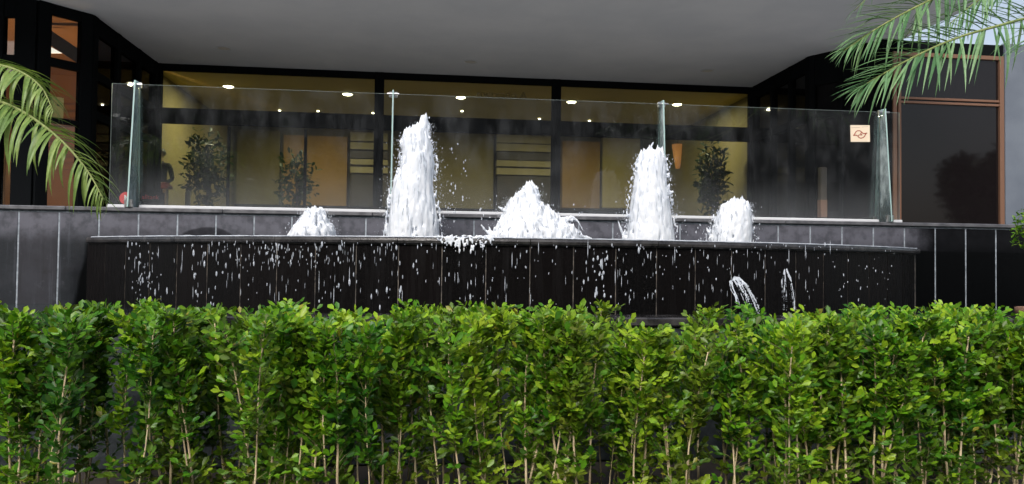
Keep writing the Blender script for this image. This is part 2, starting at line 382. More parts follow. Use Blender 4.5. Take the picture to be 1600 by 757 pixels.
# ------------------------------------------------------------------ retaining wall behind the basin
rw = empty('retaining_wall', (.8, YB+.1, 0), 'long grey granite tiled wall with a coping, carrying the glass balustrade', 'wall')
obj('wall_core', MB().box(-9, 11, YB-.0085, YB+.25, .02, ZT-.036), M['grout'], rw)
tw = .0062
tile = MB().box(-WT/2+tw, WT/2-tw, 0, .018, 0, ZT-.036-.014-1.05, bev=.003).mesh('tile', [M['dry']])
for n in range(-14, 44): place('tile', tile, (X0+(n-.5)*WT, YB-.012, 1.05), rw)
cp = MB().box(-.598, .598, 0, .31, 0, .034, bev=.006).mesh('coping_stone', [M['cope']])
for i in range(15): place('coping_stone', cp, (-8.2+i*1.2, YB-.035, ZT-.0345), rw)

# ------------------------------------------------------------------ fountain basin
fb = empty('fountain_basin', (XC, YC-RR+.6, 0), 'bow fronted black granite fountain basin brimming over, wet tiled face', 'fountain')
def arc(t, r, z): return (XC+r*math.sin(t), YC-r*math.cos(t), z)
T0, T1 = -.775, .69
ts = np.linspace(T0, T1, 60)
mb = MB(); mb.grid([[arc(t, RR-.0012, .85) for t in ts], [arc(t, RR-.0012, ZR-.045) for t in ts]])
mb.grid([[arc(t, RR-.16, ZR-.045) for t in ts], [arc(t, RR-.16, 1.2) for t in ts]])
mb.poly([arc(ts[-1], RR-.0012, .85), (arc(ts[-1], RR, 0)[0]+.02, YB-.014, .85), (arc(ts[-1], RR, 0)[0]+.02, YB-.014, ZR-.045), arc(ts[-1], RR-.0012, ZR-.045)])
obj('basin_core', mb, M['grout_dark'], fb)
ft = MB().box(-.285/2+.003, .285/2-.003, 0, .02, 0, ZR-.05-.86, bev=.002).mesh('tile', [M['wet']])
j = -1
for j in range(-1, 27):
    t = TH0+(j-.5)*DTH
    if t < T0-.02 or t > T1: continue
    place('tile', ft, arc(t, RR, .86), fb, (0, 0, t))
# end returns to the wall
xe = arc(T1, RR, 0); obj('tile', MB().box(xe[0]-.01, xe[0]+.012, xe[1]+.03, YB-.016, .86, ZR-.05, bev=.003), M['wet'], fb)
xs = arc(T0, RR, 0); 
if xs[1] < YB-.03: obj('tile', MB().box(xs[0]-.012, xs[0]+.01, xs[1]+.02, YB-.016, .86, ZR-.05, bev=.003), M['wet'], fb)
# rim stones: rounded nose
prof = [(-.17, -.046), (.018, -.046), (.026, -.038), (.029, -.022), (.026, -.008), (.016, 0), (-.17, 0)]
edges = [T0-.004]+[TH0+DTH*q for q in range(0, 26, 3) if T0+.08 < TH0+DTH*q < T1-.05]+[T1+.006]
for a, b in zip(edges[:-1], edges[1:]):
    mb = MB(); st = np.linspace(a+.0004, b-.0004, 8); wob = rng.normal(0, .0012)
    mb.grid([[arc(t, RR+dr, ZR+dz+wob) for dr, dz in prof] for t in st], close=True, cap=True)
    obj('coping_stone', mb, M['cope_wet'], fb)
mb = MB(); pts = [arc(t, RR+.006, ZR+.004) for t in np.linspace(T0+.01, T1-.01, 60)]
mb.poly(pts+[(pts[-1][0], YB-.02, ZR+.004), (pts[0][0], YB-.02, ZR+.004)]); obj('water', mb, M['water'], fb)

tb = np.linspace(T0+.01, T1-.01, 260); mb = MB()
mb.tube([arc(t, RR+.021+.003*noise.noise(Vector((t*40, 0, 0))), ZR+.001) for t in tb], [max(.0012, .0042+.0045*noise.noise(Vector((t*55, 3, 0)))) for t in tb], 6); obj('glint_bead', mb, M['bead'], fb, True)  # thin whitish water lip, put in for the highlight line along the rim

# ------------------------------------------------------------------ building
bd = empty('building', (.9, YF, ZTER), 'dark glazed building front under a deep grey canopy, with bronze framed window at the right', 'building')
obj('canopy', MB().box(-13, 7.1, 8.7, 22, ZSOF, ZSOF+.45), M['soffit'], bd)
def facade(p0, p1, z0, z1, us, ws, fr, gl, bar=.1, depth=.12, name='window', gz=0.0, bars_u=None, bars_w=None):
    """frame of posts and rails between plan points p0, p1 with one pane for each opening. us/ws: bar centre positions (fractions u, heights z)"""
    p0 = V(p0[0], p0[1], 0); p1 = V(p1[0], p1[1], 0); L = np.linalg.norm(p1-p0); ex = (p1-p0)/L; ey = np.cross([0, 0, 1.0], ex)
    mid = (p0+p1)/2; root = link(name, None, (mid[0], mid[1], z0), bd)
    us = [(u if isinstance(u, tuple) else (u, bar)) for u in us]; ws = [(q if isinstance(q, tuple) else (q, bar)) for q in ws]
    for u, b in us:
        m = MB(); m.obox(p0+ex*u+V(0, 0, (z0+z1)/2), ex*b/2, ey*depth/2, V(0, 0, (z1-z0)/2-.002), bev=.005); obj('post', m, fr, root)
    for (ua, ba), (ub, bb) in zip(us[:-1], us[1:]):
        a, b = ua+ba/2, ub-bb/2
        if b-a < .01: continue
        for q, h in ws:
            m = MB(); m.obox(p0+ex*(a+b)/2+V(0, 0, q), ex*(b-a)/2, ey*(depth/2-.012), V(0, 0, h/2), bev=.004); obj('rail', m, fr, root)
        for (qa, ha), (qb, hb) in zip(ws[:-1], ws[1:]):
            lo, hi = qa+ha/2, qb-hb/2
            if hi-lo < .02: continue
            m = MB(); m.obox(p0+ex*(a+b)/2+V(0, 0, (lo+hi)/2), ex*(b-a)/2, ey*.004, V(0, 0, (hi-lo)/2)); obj('pane', m, gl, root)
    return root
def uX(px, x0, Y=YF, py=250): return float(atY(px, py, Y)[0])-x0
XL, XR = -4.64, 6.30
trz = float(atY(712, 196, YF)[2])
A = uX(591, XL); B = uX(868, XL)
zs = [(ZTER+.06, .12), (trz, .27), (ZSOF-.06, .115)]
facade((XL, YF), (XL+A, YF), ZTER, ZSOF, [(.05, .1), (A-.04, .085)], zs, M['black'], M['winglass'])
facade((XL+A, YF), (XL+B, YF), ZTER, ZSOF, [(.043, .08), (B-A-.043, .08)], zs, M['black'], M['winglass'])
facade((XL+B, YF), (XR, YF), ZTER, ZSOF, [(.043, .08), (XR-XL-B-.06, .1)], zs, M['black'], M['winglass'])
# slim bars below the transom
for px in (357, 477):
    obj('glazing_bar', MB().box(float(atY(px, 250, YF+.1)[0])-.025, float(atY(px, 250, YF+.1)[0])+.025, YF+.085, YF+.13, ZTER+.02, trz-.14, bev=.004), M['black'], bd)
# left side wall, chamfer and wing front
PL = [(XL, YF-.1), (-4.65, 11.33), (-5.09, 10.81), (-9.5, 10.81)]
facade(PL[1], PL[0], ZTER, ZSOF, [(.06, .14), (.9, .12), (1.75, .10), (2.52, .1)], [(ZTER+.06, .12), (3.62, .12), (4.18, .12), (ZSOF-.12, .24)], M['black'], M['tint'])
facade(PL[2], PL[1], ZTER, ZSOF, [(.06, .16), (.68-.07, .16)], [(ZTER+.06, .12), (3.44, .07), (4.22, .11), (ZSOF-.07, .14)], M['black'], M['winglass'])
facade(PL[3], PL[2], ZTER, ZSOF, [(.06, .1), (1.4, .1), (2.7, .1), (3.95, .10), (4.41-.14, .26)], [(ZTER+.06, .12), (4.2, .11), (ZSOF-.12, .24)], M['black'], M['winglass'])
# right side wall and chamfer: black glazing
PR = [(6.28, YF-.1), (6.25, 11.75), (6.78, 10.8), (7.0, 10.68)]
facade(PR[0], PR[1], ZTER, ZSOF, [(.05, .1), (.8, .08), (1.5, .08), (2.12, .1)], [(ZTER+.06, .12), (4.0, .12), (ZSOF-.12, .24)], M['black'], M['dark'])
facade(PR[1], PR[2], ZTER, ZSOF, [(.05, .1), (.55, .06), (1.04, .1)], [(ZTER+.06, .12), (4.0, .1), (ZSOF-.25, .5)], M['black'], M['dark'])
# bronze window of the right wing (and the black pier beside it)
YR = 10.68
xa, xb = float(atY(1393, 250, YR)[0]), float(atY(1566, 250, YR)[0])
ztop = float(atY(1520, 70, YR)[2]); ztr = float(atY(1490, 160, YR)[2]); zhd = float(atY(1490, 86, YR)[2])
facade((xa, YR), (xb, YR), ZTER, zhd, [(.03, .06), (.105, .045), (xb-xa-.035, .07)], [(ZTER+.03, .06), (ztr-.03, .035), (ztr+.03, .035), (zhd-.03, .06)], M['bronze'], M['darkred'], depth=.1)
obj('pier', MB().box(6.80, xa-.003, YR-.02, YR+.2, ZTER, ZSOF-.003), M['black'], bd)
obj('lintel', MB().box(xa, xb, YR-.03, YR+.25, zhd+.003, ztop), M['black'], bd)
obj('wall', MB().box(xb+.003, xb+4.5, YR-.06, YR+.3, ZTER, ztop+.02), M['palewall'], bd)
obj('wall', MB().box(xa-.1, xb+4.5, YR+2.0, YR+2.2, ZTER, ztop-.3), M['darkwood'], bd)
obj('roof', MB().box(xa+.1, xb+4.5, YR+.26, YR+2.0, ztop-.5, ztop-.3), M['canopy'], bd)
# lobby shell behind the recessed facade
obj('lobby_floor', MB().box(XL-.1, XR+.1, YF+.08, 20.2, ZTER+.002, ZTER+.02), M['floor'], bd)
obj('lobby_ceiling', MB().box(XL-.1, XR+.1, YF+.08, 20.2, ZSOF-.05, ZSOF-.004), M['mustard'], bd)
obj('lobby_wall', MB().box(XL-.1, XR+.1, 20.0, 20.2, ZTER+.02, ZSOF-.05), M['olive'], bd)
obj('lobby_wall', MB().box(XL-.3, XL-.1, YF+.1, 20.2, ZTER, ZSOF-.004), M['olive'], bd)
obj('lobby_wall', MB().box(XR+.1, XR+.3, YF+.1, 20.2, ZTER, ZSOF-.004), M['olive'], bd)
# left wing room
obj('wing_wall', MB().box(-9.6, XL-.31, 15.0, 15.2, ZTER, ZSOF-.004), M['orange'], bd)
obj('wing_wall', MB().box(-9.8, -9.6, 10.9, 15.2, ZTER, ZSOF-.004), M['orange'], bd)
obj('wing_ceiling', MB().box(-9.6, XL-.12, 11.4, 15.0, ZSOF-.04, ZSOF-.004), M['orange'], bd)
ba, bb = atY(40, 33, 11.75), atY(128, 92, 11.75); dv = unit(bb-ba); mb = MB(); mb.obox((ba+bb)/2, dv*np.linalg.norm(bb-ba)/2, (0, .05, 0), np.cross(dv, [0, 1.0, 0])*.09); obj('diagonal_beam', mb, M['darkwood'], bd)
for q in range(9): obj('wall_slat', MB().box(-9.5, XL-.35, 14.94, 14.995, 3.2+q*.14, 3.29+q*.14, bev=.006), M['orange'], bd)
obj('wing_ceiling', MB().box(-9.6, -5.12, 10.92, 11.398, ZSOF-.04, ZSOF-.004), M['orange'], bd)
c = [atY(50, 57, 11.9), atY(96, 83, 11.9), atY(50, 83, 11.9)]
mb = MB(); mb.grid([[p for p in c], [p+V(0, .03, 0) for p in c]], close=True, cap=True); obj('daylight_patch', mb, M['daylight_white'], bd)  # triangle of daylight put in as a faintly glowing plate
obj('door_jamb', MB().box(float(atY(-14, 280, 11.1)[0]), float(atY(11, 280, 11.1)[0]), 11.05, 11.2, ZTER+.02, float(atY(5, 232, 11.1)[2]), bev=.006), M['orange'], bd)

# lobby back wall fittings (parts of the building interior)
def wallbox(name, x0, x1, y0, y1, Y, th, m):
    a = atY(x0, y1, Y); b = atY(x1, y0, Y); return obj(name, MB().box(a[0], b[0], Y, Y+th, a[2], b[2], bev=.006), m, bd)
wallbox('wall_panel', 368, 438, 205, 322, 19.8, .19, M['olive']); wallbox('wall_panel', 441, 543, 214, 322, 19.7, .29, M['ochre'])
wallbox('wall_panel', 640, 772, 208, 326, 19.75, .24, M['olive']); wallbox('wall_panel', 878, 938, 222, 325, 19.7, .29, M['ochre']); wallbox('wall_panel', 941, 1000, 216, 325, 19.75, .24, M['mustard'])
wallbox('wall_panel', 1142, 1172, 215, 322, 19.6, .39, M['mustard']); wallbox('wall_panel', 1004, 1046, 212, 322, 19.8, .19, M['darkwood'])
for x0, x1 in ((547, 606), (776, 862)):
    for (y0, y1, mm) in ((208, 220, 'cream'), (224, 233, 'cream'), (237, 247, 'darkwood'), (250, 257, 'cream'), (262, 270, 'cream'), (274, 330, 'darkwood')):
        wallbox('shelf_board', x0, x1, y0+(x0-547)*.012, y1+(x0-547)*.012, 19.55, .35 if mm == 'darkwood' else .44, M[mm])
def text_mesh(name, s, size, mats, ext=.004):
    cu = bpy.data.curves.new(name, 'FONT'); cu.body = s; cu.size = size; cu.extrude = ext; cu.resolution_u = 3
    o = bpy.data.objects.new(name, cu); COL.objects.link(o); dg = bpy.context.evaluated_depsgraph_get()
    me = bpy.data.meshes.new_from_object(o.evaluated_get(dg)); bpy.data.objects.remove(o)
    me.materials.clear(); me.materials.append(mats); me.name = name; return me
# ------------------------------------------------------------------ lobby lamps
def lamp(px, py, r, mt, power, label, group):
    p = atZ(px, py, ZSOF-.056); o = empty('ceiling_lamp', p, label, 'lamp', group)
    obj('ring', MB().lathe(p, [(r*1.18, -.012), (r*1.18, .004), (r, .004), (r, -.012), (r*1.18, -.012)], 20, 0, False), M['white'], o, True)
    obj('lens', MB().lathe(p, [(r*.2, -.03), (r*.8, -.024), (r*.98, -.008), (r*.98, .002)], 20), mt, o, True)
    if power:
        ld = bpy.data.lights.new('lamp_light', 'AREA'); ld.shape = 'DISK'; ld.size = r*2; ld.energy = power; ld.color = (1, .86, .58)
        l = link('lamp_light', ld, p-V(0, 0, .05), o)
names = ['leftmost of the bright lamps near the glass', 'left of the first thick post', 'above the tall fountain jet', 'just right of the second thick post', 'above the right glass fin', 'rightmost, beside the black glazing']
for (px, py), nm in zip(((357, 135), (543, 147), (720, 152), (893, 159), (1058, 163), (1168, 167)), names):
    lamp(px, py, .095, M['lamp'], 30, 'large round ceiling lamp lit in lobby, ' + nm, 'large lobby ceiling lamps')
for (px, py), nm in zip(((437, 172), (497, 173), (583, 176), (722, 173), (843, 185), (921, 188)), ['above the slim bars', 'second of the far row', 'left of the thick post', 'above the tall jet', 'left of the second thick post', 'rightmost of the far row']):
    lamp(px, py, .032, M['lamp_small'], 11, 'small far ceiling lamp lit in lobby, ' + nm, 'small lobby ceiling lamps')
for (px, py), nm in zip(((350, 76), (735, 97), (1105, 111)), ('left', 'middle', 'right')):
    p = atZ(px, py, ZSOF-.002); o = empty('soffit_lamp', p, 'unlit recessed lamp in the grey canopy soffit, %s one of three' % nm, 'lamp', 'unlit soffit lamps')
    obj('ring', MB().lathe(p, [(.12, -.006), (.12, 0), (.10, 0), (.10, -.006), (.12, -.006)], 24, 0, False), M['soffit'], o, True); obj('lens', MB().lathe(p, [(.09, -.004), (.098, -.0015)], 24), M['lampoff'], o, True)
# pendant bulb in the left wing
p = atY(60, 257, 11.9); o = empty('pendant_bulb', p, 'glowing orange filament bulb hanging behind the left window', 'lamp')
obj('bulb_glass', MB().lathe(p, [(.012, -.085), (.045, -.06), (.055, -.02), (.04, .03), (.022, .06), (.02, .08)], 16), M['bulb'], o, True)
obj('socket', MB().lathe(p, [(.024, .08), (.026, .14), (.012, .15)], 12), M['black'], o, True)
obj('cord', MB().tube([p+V(0, 0, .15), V(p[0], p[1], ZSOF-.04)], .004, 5), M['black'], o)
ld = bpy.data.lights.new('bulb_light', 'POINT'); ld.energy = 70; ld.color = (1, .6, .3); ld.shadow_soft_size = .06; link('bulb_light', ld, p-V(0, -.1, .15), o)
# two amber hanging shades far in the lobby
for (xa_, xb_, ya_, yb_), nm in (((1050, 1068, 226, 264), 'left'), ((1070, 1082, 224, 258), 'right')):
    Y = 18.5; a = atY(xa_, ya_, Y); b = atY(xb_, yb_, Y); cx = (a[0]+b[0])/2; hw = (b[0]-a[0])/2
    o = empty('hanging_lamp', (cx, Y, b[2]), 'amber tapered hanging lampshade in the lobby, %s of the pair' % nm, 'lamp', 'amber lampshades')
    obj('lamp_shade', MB().lathe((cx, Y, b[2]), [(hw*.35, 0), (hw*.7, (a[2]-b[2])*.5), (hw, a[2]-b[2])], 16), M['shade'], o, True)
    obj('cord', MB().tube([(cx, Y, a[2]), (cx, Y, ZSOF-.05)], .006, 5), M['black'], o)
# lettering on the lobby bulkhead
p0 = atY(745, 152, 14.9); o = empty('wall_lettering', p0, 'faint gold lettering hung high behind the middle window', 'sign')
me = text_mesh('letters', 'mercado A', .22, M['letters']); l = place('letters', me, p0, o, (math.radians(90), 0, 0))
obj('hanging_rail', MB().box(p0[0], p0[0]+1.25, 14.905, 14.92, p0[2]-.02, p0[2]-.008), M['mustard'], o)
for dx in (.1, 1.15): obj('hanger', MB().box(p0[0]+dx-.004, p0[0]+dx+.004, 14.908, 14.916, p0[2]-.008, ZSOF-.05), M['mustard'], o)

# lobby furniture
cn = empty('lobby_counter', (0, 17, ZTER+.02), 'long dark low counter across the lobby behind the windows', 'counter')
obj('front', MB().box(-3.9, 5.6, 16.9, 17.3, ZTER+.02, 2.72, bev=.01), M['darkwood'], cn); obj('top', MB().box(-3.95, 5.65, 16.85, 17.35, 2.722, 2.77, bev=.008), M['black'], cn)

# ------------------------------------------------------------------ foliage helper
TPL = np.array([[0, 0, 0], [.30, -.36, .05], [.32, 0, -.06], [.30, .36, .05], [.68, -.5, .06], [.70, 0, -.08], [.68, .5, .06], [1, 0, 0]])
FAC = [(0, 1, 2), (0, 2, 3), (1, 4, 5, 2), (2, 5, 6, 3), (4, 7, 5), (5, 7, 6)]
def leaf_obj(name, P, D, U, L, W, rnd, yel, m, parent=None, droop=.12, loc=None):
    """many leaves as one mesh; P base points, D directions, U upper-side normals"""
    P = np.asarray(P); D = D/np.linalg.norm(D, axis=1)[:, None]; S = np.cross(U, D); S /= np.linalg.norm(S, axis=1)[:, None]+1e-9; N = np.cross(D, S)
    n = len(P); t = TPL[None]; z = t[..., 2]*W[:, None] - droop*L[:, None]*t[..., 0]**2
    vv = P[:, None]+D[:, None]*(t[..., 0]*L[:, None])[..., None]+S[:, None]*(t[..., 1]*W[:, None])[..., None]+N[:, None]*z[..., None]
    c = P.mean(0) if loc is None else np.asarray(loc); vv = (vv-c).reshape(-1, 3)
    fl = np.concatenate([np.array(f) for f in FAC]); lens = np.array([len(f) for f in FAC])
    li = (fl[None]+8*np.arange(n)[:, None]).ravel(); ls = np.concatenate([[0], np.cumsum(np.tile(lens, n))[:-1]])
    me = bpy.data.meshes.new(name); me.vertices.add(len(vv)); me.vertices.foreach_set('co', vv.ravel().astype(np.float32))
    me.loops.add(len(li)); me.loops.foreach_set('vertex_index', li.astype(np.int32)); me.polygons.add(len(ls)); me.polygons.foreach_set('loop_start', ls.astype(np.int32))
    me.update(calc_edges=True); me.polygons.foreach_set('use_smooth', np.ones(len(ls), bool))
    for nm, a in (('rnd', rnd), ('yel', yel)):
        at = me.attributes.new(nm, 'FLOAT', 'POINT'); at.data.foreach_set('value', np.repeat(a, 8).astype(np.float32))
    me.materials.append(m); me.validate(); return link(name, me, c, parent)
def blob_leaves(c, rad, n, size, shell=.55):
    d = unit(rng.normal(size=(n, 3))); r = (shell+(1-shell)*rng.random(n)**.7)
    lump = np.array([noise.noise(Vector(q*2.2+np.asarray(c)))*.35+1 for q in d])
    P = np.asarray(c)+d*(r*lump)[:, None]*np.asarray(rad); D = unit(d*.6+rng.normal(size=(n, 3))*.7+V(0, 0, .1)); U = unit(d+V(0, 0, .8)+rng.normal(size=(n, 3))*.4)
    L = size*(.7+.6*rng.random(n)); return P, D, U, L

def mirror_plant(px, Y, z0, h, rad, label, n=700, mt='treeleaf'):  # solid dark plants put in for tree reflections on the glass
    b = atY(px, 300, Y); x = b[0]; o = empty('mirrored_plant', (x, Y, z0), label, 'plant', 'plants put in for tree reflections')
    obj('pot', MB().lathe((x, Y, z0), [(.15, 0), (.2, .1), (.22, .38), (.2, .4), (.18, .36)], 20), M['black'], o, True)
    obj('trunk', MB().tube([(x, Y, z0+.3), (x+.03, Y, z0+h*.4), (x, Y+.02, z0+h*.75)], [.03, .025, .012], 6), M['bark'], o)
    P, D, U, L = blob_leaves((x, Y, z0+h*.62), rad, n, .13, .2); tag(leaf_obj('foliage', P, D, U, L, L*.4, rng.random(n)*.8, np.zeros(n), M[mt], o), kind='stuff')
mirror_plant(322, 14.7, ZTER+.02, 2.1, (.42, .3, .75), 'bushy dark plant put in for a tree reflection behind the left window bay, beside the slim bar')
mirror_plant(462, 15.6, ZTER+.02, 1.9, (.38, .3, .6), 'smaller plant put in for a tree reflection between the two slim window bars', 450)
mirror_plant(1112, 14.8, ZTER+.02, 2.2, (.33, .3, .85), 'tall dark plant put in for a tree reflection right of the right glass fin', 800)

# ------------------------------------------------------------------ person behind the left window
def person(px, Y, z0, label):
    x = float(atY(px, 270, Y)[0]); root = empty('person', (x, Y, z0), label, 'person')
    H = 1.64
    J = {'pel': (0, 0, .90), 'waist': (0, 0, 1.05), 'chest': (0, 0, 1.25), 'neck0': (0, .01, 1.38), 'neck': (0, 0, 1.43), 'chin': (0, -.015, 1.49), 'head': (0, -.01, 1.555), 'top': (0, .0, 1.62),
         'shl': (-.165, 0, 1.345), 'ell': (-.215, .03, 1.08), 'wrl': (-.12, -.17, .98), 'hal': (-.06, -.23, .985), 'shr': (.165, 0, 1.345), 'elr': (.215, .03, 1.08), 'wrr': (.12, -.17, .98), 'har': (.06, -.23, .985),
         'hpl': (-.09, 0, .86), 'knl': (-.095, -.01, .48), 'anl': (-.095, .02, .08), 'tol': (-.1, -.15, .03), 'hpr': (.09, 0, .86), 'knr': (.095, -.01, .48), 'anr': (.095, .02, .08), 'tor': (.1, -.15, .03)}
    Rr = {'pel': (.15, .11), 'waist': (.125, .09), 'chest': (.155, .105), 'neck0': (.075, .06), 'neck': (.05, .05), 'chin': (.058, .066), 'head': (.075, .09), 'top': (.05, .06), 'sh': (.06, .06), 'el': (.042, .042), 'wr': (.028, .028), 'ha': (.03, .02),
          'hp': (.085, .085), 'kn': (.055, .055), 'an': (.038, .038), 'to': (.035, .025)}
    E = [('pel', 'waist'), ('waist', 'chest'), ('chest', 'neck0'), ('neck0', 'neck'), ('neck', 'chin'), ('chin', 'head'), ('head', 'top')]
    for s in 'lr': E += [('chest', 'sh'+s), ('sh'+s, 'el'+s), ('el'+s, 'wr'+s), ('wr'+s, 'ha'+s), ('pel', 'hp'+s), ('hp'+s, 'kn'+s), ('kn'+s, 'an'+s), ('an'+s, 'to'+s)]
    ks = list(J); vs_ = [J[q] for q in ks]; es = [(ks.index(a), ks.index(b)) for a, b in E]; rad = [Rr[q] if q in Rr else Rr[q[:2]] for q in ks]
    for s in (-1, 1):                                    # five fingers per hand, each a short chain rooted in the palm
        hi = ks.index('hal' if s < 0 else 'har'); hp = np.array(J['hal' if s < 0 else 'har'])
        for f_ in range(5):
            b = len(vs_); k_ = (f_-2)*.018
            d1 = V(-s*.035, -.03, k_) if f_ < 4 else V(-s*.005, -.01, .045)
            vs_ += [tuple(hp+d1*.9), tuple(hp+d1*.9+V(-s*.025, -.012, -.012))]; es += [(hi, b), (b, b+1)]; rad += [(.009, .009), (.008, .008)]
    me = bpy.data.meshes.new('body'); me.from_pydata(vs_, es, []); me.update()
    o = link('body', me, (x, Y, z0), root); md = o.modifiers.new('skin', 'SKIN'); md.use_smooth_shade = True
    sv = me.skin_vertices[0].data
    for i, r in enumerate(rad): sv[i].radius = r; sv[i].use_root = (i == 0)
    sb = o.modifiers.new('sub', 'SUBSURF'); sb.levels = 2; sb.render_levels = 2
    dg = bpy.context.evaluated_depsgraph_get(); nm = bpy.data.meshes.new_from_object(o.evaluated_get(dg)); o.modifiers.clear(); o.data = nm
    nm.materials.clear(); nm.materials.append(M['suit']); nm.materials.append(M['skin'])
    for p in nm.polygons: p.material_index = 1 if (p.center.z > 1.42 or (p.center.y < -.185 and p.center.z > .5)) else 0
    hp = V(x, Y, z0+1.56)
    hm = MB(); rows = []
    for i in range(9):
        a = i/8*math.pi*.62; row = []
        for k_ in range(18):
            b = 2*math.pi*k_/18; fr = max(0, -math.sin(b)); s_ = a*(1-.42*fr); row.append(hp+V(.092*math.sin(s_)*math.cos(b), .012+.105*math.sin(s_)*math.sin(b), .005+.095*math.cos(s_)))
        rows.append(row)
    hm.grid(rows, close=True); obj('hair', hm, M['hair'], root, True)
    fm = MB(); fm.lathe(hp+V(-.03, -.088, -.005), [(.002, -.006), (.011, 0), (.002, .006)], 8); obj('eye', fm, M['hair'], root)
    fm = MB(); fm.lathe(hp+V(.03, -.088, -.005), [(.002, -.006), (.011, 0), (.002, .006)], 8); obj('eye', fm, M['hair'], root)
    fm = MB(); fm.tube([hp+V(0, -.09, .0), hp+V(0, -.112, -.03), hp+V(0, -.095, -.036)], [.006, .013, .006], 6); obj('nose', fm, M['skin'], root, True)
    fm = MB(); fm.tube([hp+V(-.022, -.086, -.058), hp+V(0, -.094, -.058), hp+V(.022, -.086, -.058)], [.002, .006, .002], 6); obj('mouth', fm, M['redfab'], root)
    for s in (-1, 1):
        fm = MB(); fm.lathe(hp+V(s*.078, .0, -.03), [(.004, -.02), (.012, 0), (.004, .03)], 8); obj('ear', fm, M['skin'], root, True)
person(250, 14.75, ZTER+.02, 'dim figure in dark clothes standing behind the left window, hands held together')
# red topped stand and pale post beside the person
p = atY(258, 292, 14.45); o = empty('pedestal', (p[0], p[1], ZTER+.02), 'pale slim pedestal with a red shade in front of the dim figure', 'stand')
obj('column', MB().lathe((p[0], p[1], ZTER+.02), [(.1, 0), (.1, .03), (.045, .05), (.045, p[2]-ZTER-.06)], 16), M['post'], o, True)
obj('shade', MB().lathe((p[0], p[1], p[2]-.04), [(.13, 0), (.125, .05), (.06, .11), (.02, .12)], 18), M['redfab'], o, True)
p = atY(294, 298, 14.45); o = empty('post', (p[0], p[1], ZTER+.02), 'short pale post right of the red topped pedestal', 'post')
obj('base', MB().lathe((p[0], p[1], ZTER+.02), [(.13, 0), (.13, .02), (.05, .03)], 16), M['black'], o, True); obj('shaft', MB().lathe((p[0], p[1], ZTER+.05), [(.05, 0), (.05, p[2]-ZTER-.08), (.03, p[2]-ZTER-.05)], 14), M['post'], o, True)
# copper column in front of the black glazing
a = atY(1285, 262, 11.2); o = empty('copper_post', (a[0], a[1], ZTER), 'slim copper coloured post before the black glazing on the right', 'post')
obj('shaft', MB().box(a[0]-.05, a[0]+.05, a[1]-.05, a[1]+.05, ZTER+.03, a[2], bev=.01), M['darkwood'], o); obj('foot', MB().box(a[0]-.09, a[0]+.09, a[1]-.09, a[1]+.09, ZTER, ZTER+.03, bev=.006), M['black'], o)
obj('band', MB().box(a[0]-.053, a[0]+.053, a[1]-.053, a[1]+.053, 2.35, 2.62, bev=.004), M['terracotta'], o)

# ------------------------------------------------------------------ glass balustrade
YG = 6.60
gb = empty('glass_balustrade', (1, YG, ZT), 'frameless clear glass balustrade with tapered glass fins along the wall top', 'balustrade')
fx = [float(atY(px, 250, YG)[0]) for px in (213, 613, 1032, 1376)]
xl, xr = float(atY(173, 220, YG)[0]), float(atY(1405, 260, YG)[0])
ztl = float(atY(613, 147, YG)[2])
edges = [xl]+fx+[xr]
for a, b in zip(edges[:-1], edges[1:]):
    a2 = a+.011 if a != xl else a; b2 = b-.011 if b != xr else b
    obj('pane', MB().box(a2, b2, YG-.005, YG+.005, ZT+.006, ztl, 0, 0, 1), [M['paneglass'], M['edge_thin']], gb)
    obj('rail', MB().box(a2+.035 if a != xl else a2, b2-.035 if b != xr else b2, YG-.05, YG-.012, ZT+.001, ZT+.027, bev=.004), M['whitealu'], gb)
for x in fx:
    g0, g1 = (-.17, .09), (-.075, .03); zb, zt2 = ZT+.004, ztl+.018
    mb = MB(); q = [(g0[0], zb), (g0[1], zb), (g1[1], zt2), (g1[0], zt2)]
    for s in (-1, 1): mb.poly([(x+s*.006, YG+y_, z_) for y_, z_ in (q if s > 0 else q[::-1])], 0)
    for i in range(4):
        (ya, za), (yb, zb_) = q[i], q[(i+1) % 4]; mb.poly([(x-.006, YG+ya, za), (x-.006, YG+yb, zb_), (x+.006, YG+yb, zb_), (x+.006, YG+ya, za)], 1)
    f = obj('fin', mb, [M['finglass'], M['edge']], gb)
    for s in (-1, 1):
        mb = MB(); mb.box(x+s*.0068, x+s*.034, YG-.028, YG-.007, ztl-.035, ztl+.012, bev=.003); obj('clamp', mb, M['steel'], f)
        for (ya, h) in ((-.155, .05), (.045, .05)):
            mb = MB(); mb.box(x+s*.0068, x+s*.03, YG+ya, YG+ya+.03, ZT+.0005, ZT+h+.012, bev=.003); cl = obj('clamp', mb, M['steel'], f)
    mb = MB(); mb.tube([(x-.05, YG-.055, ztl-.012), (x+.05, YG-.055, ztl-.012)], .008, 8); obj('pin', mb, M['steel'], f)

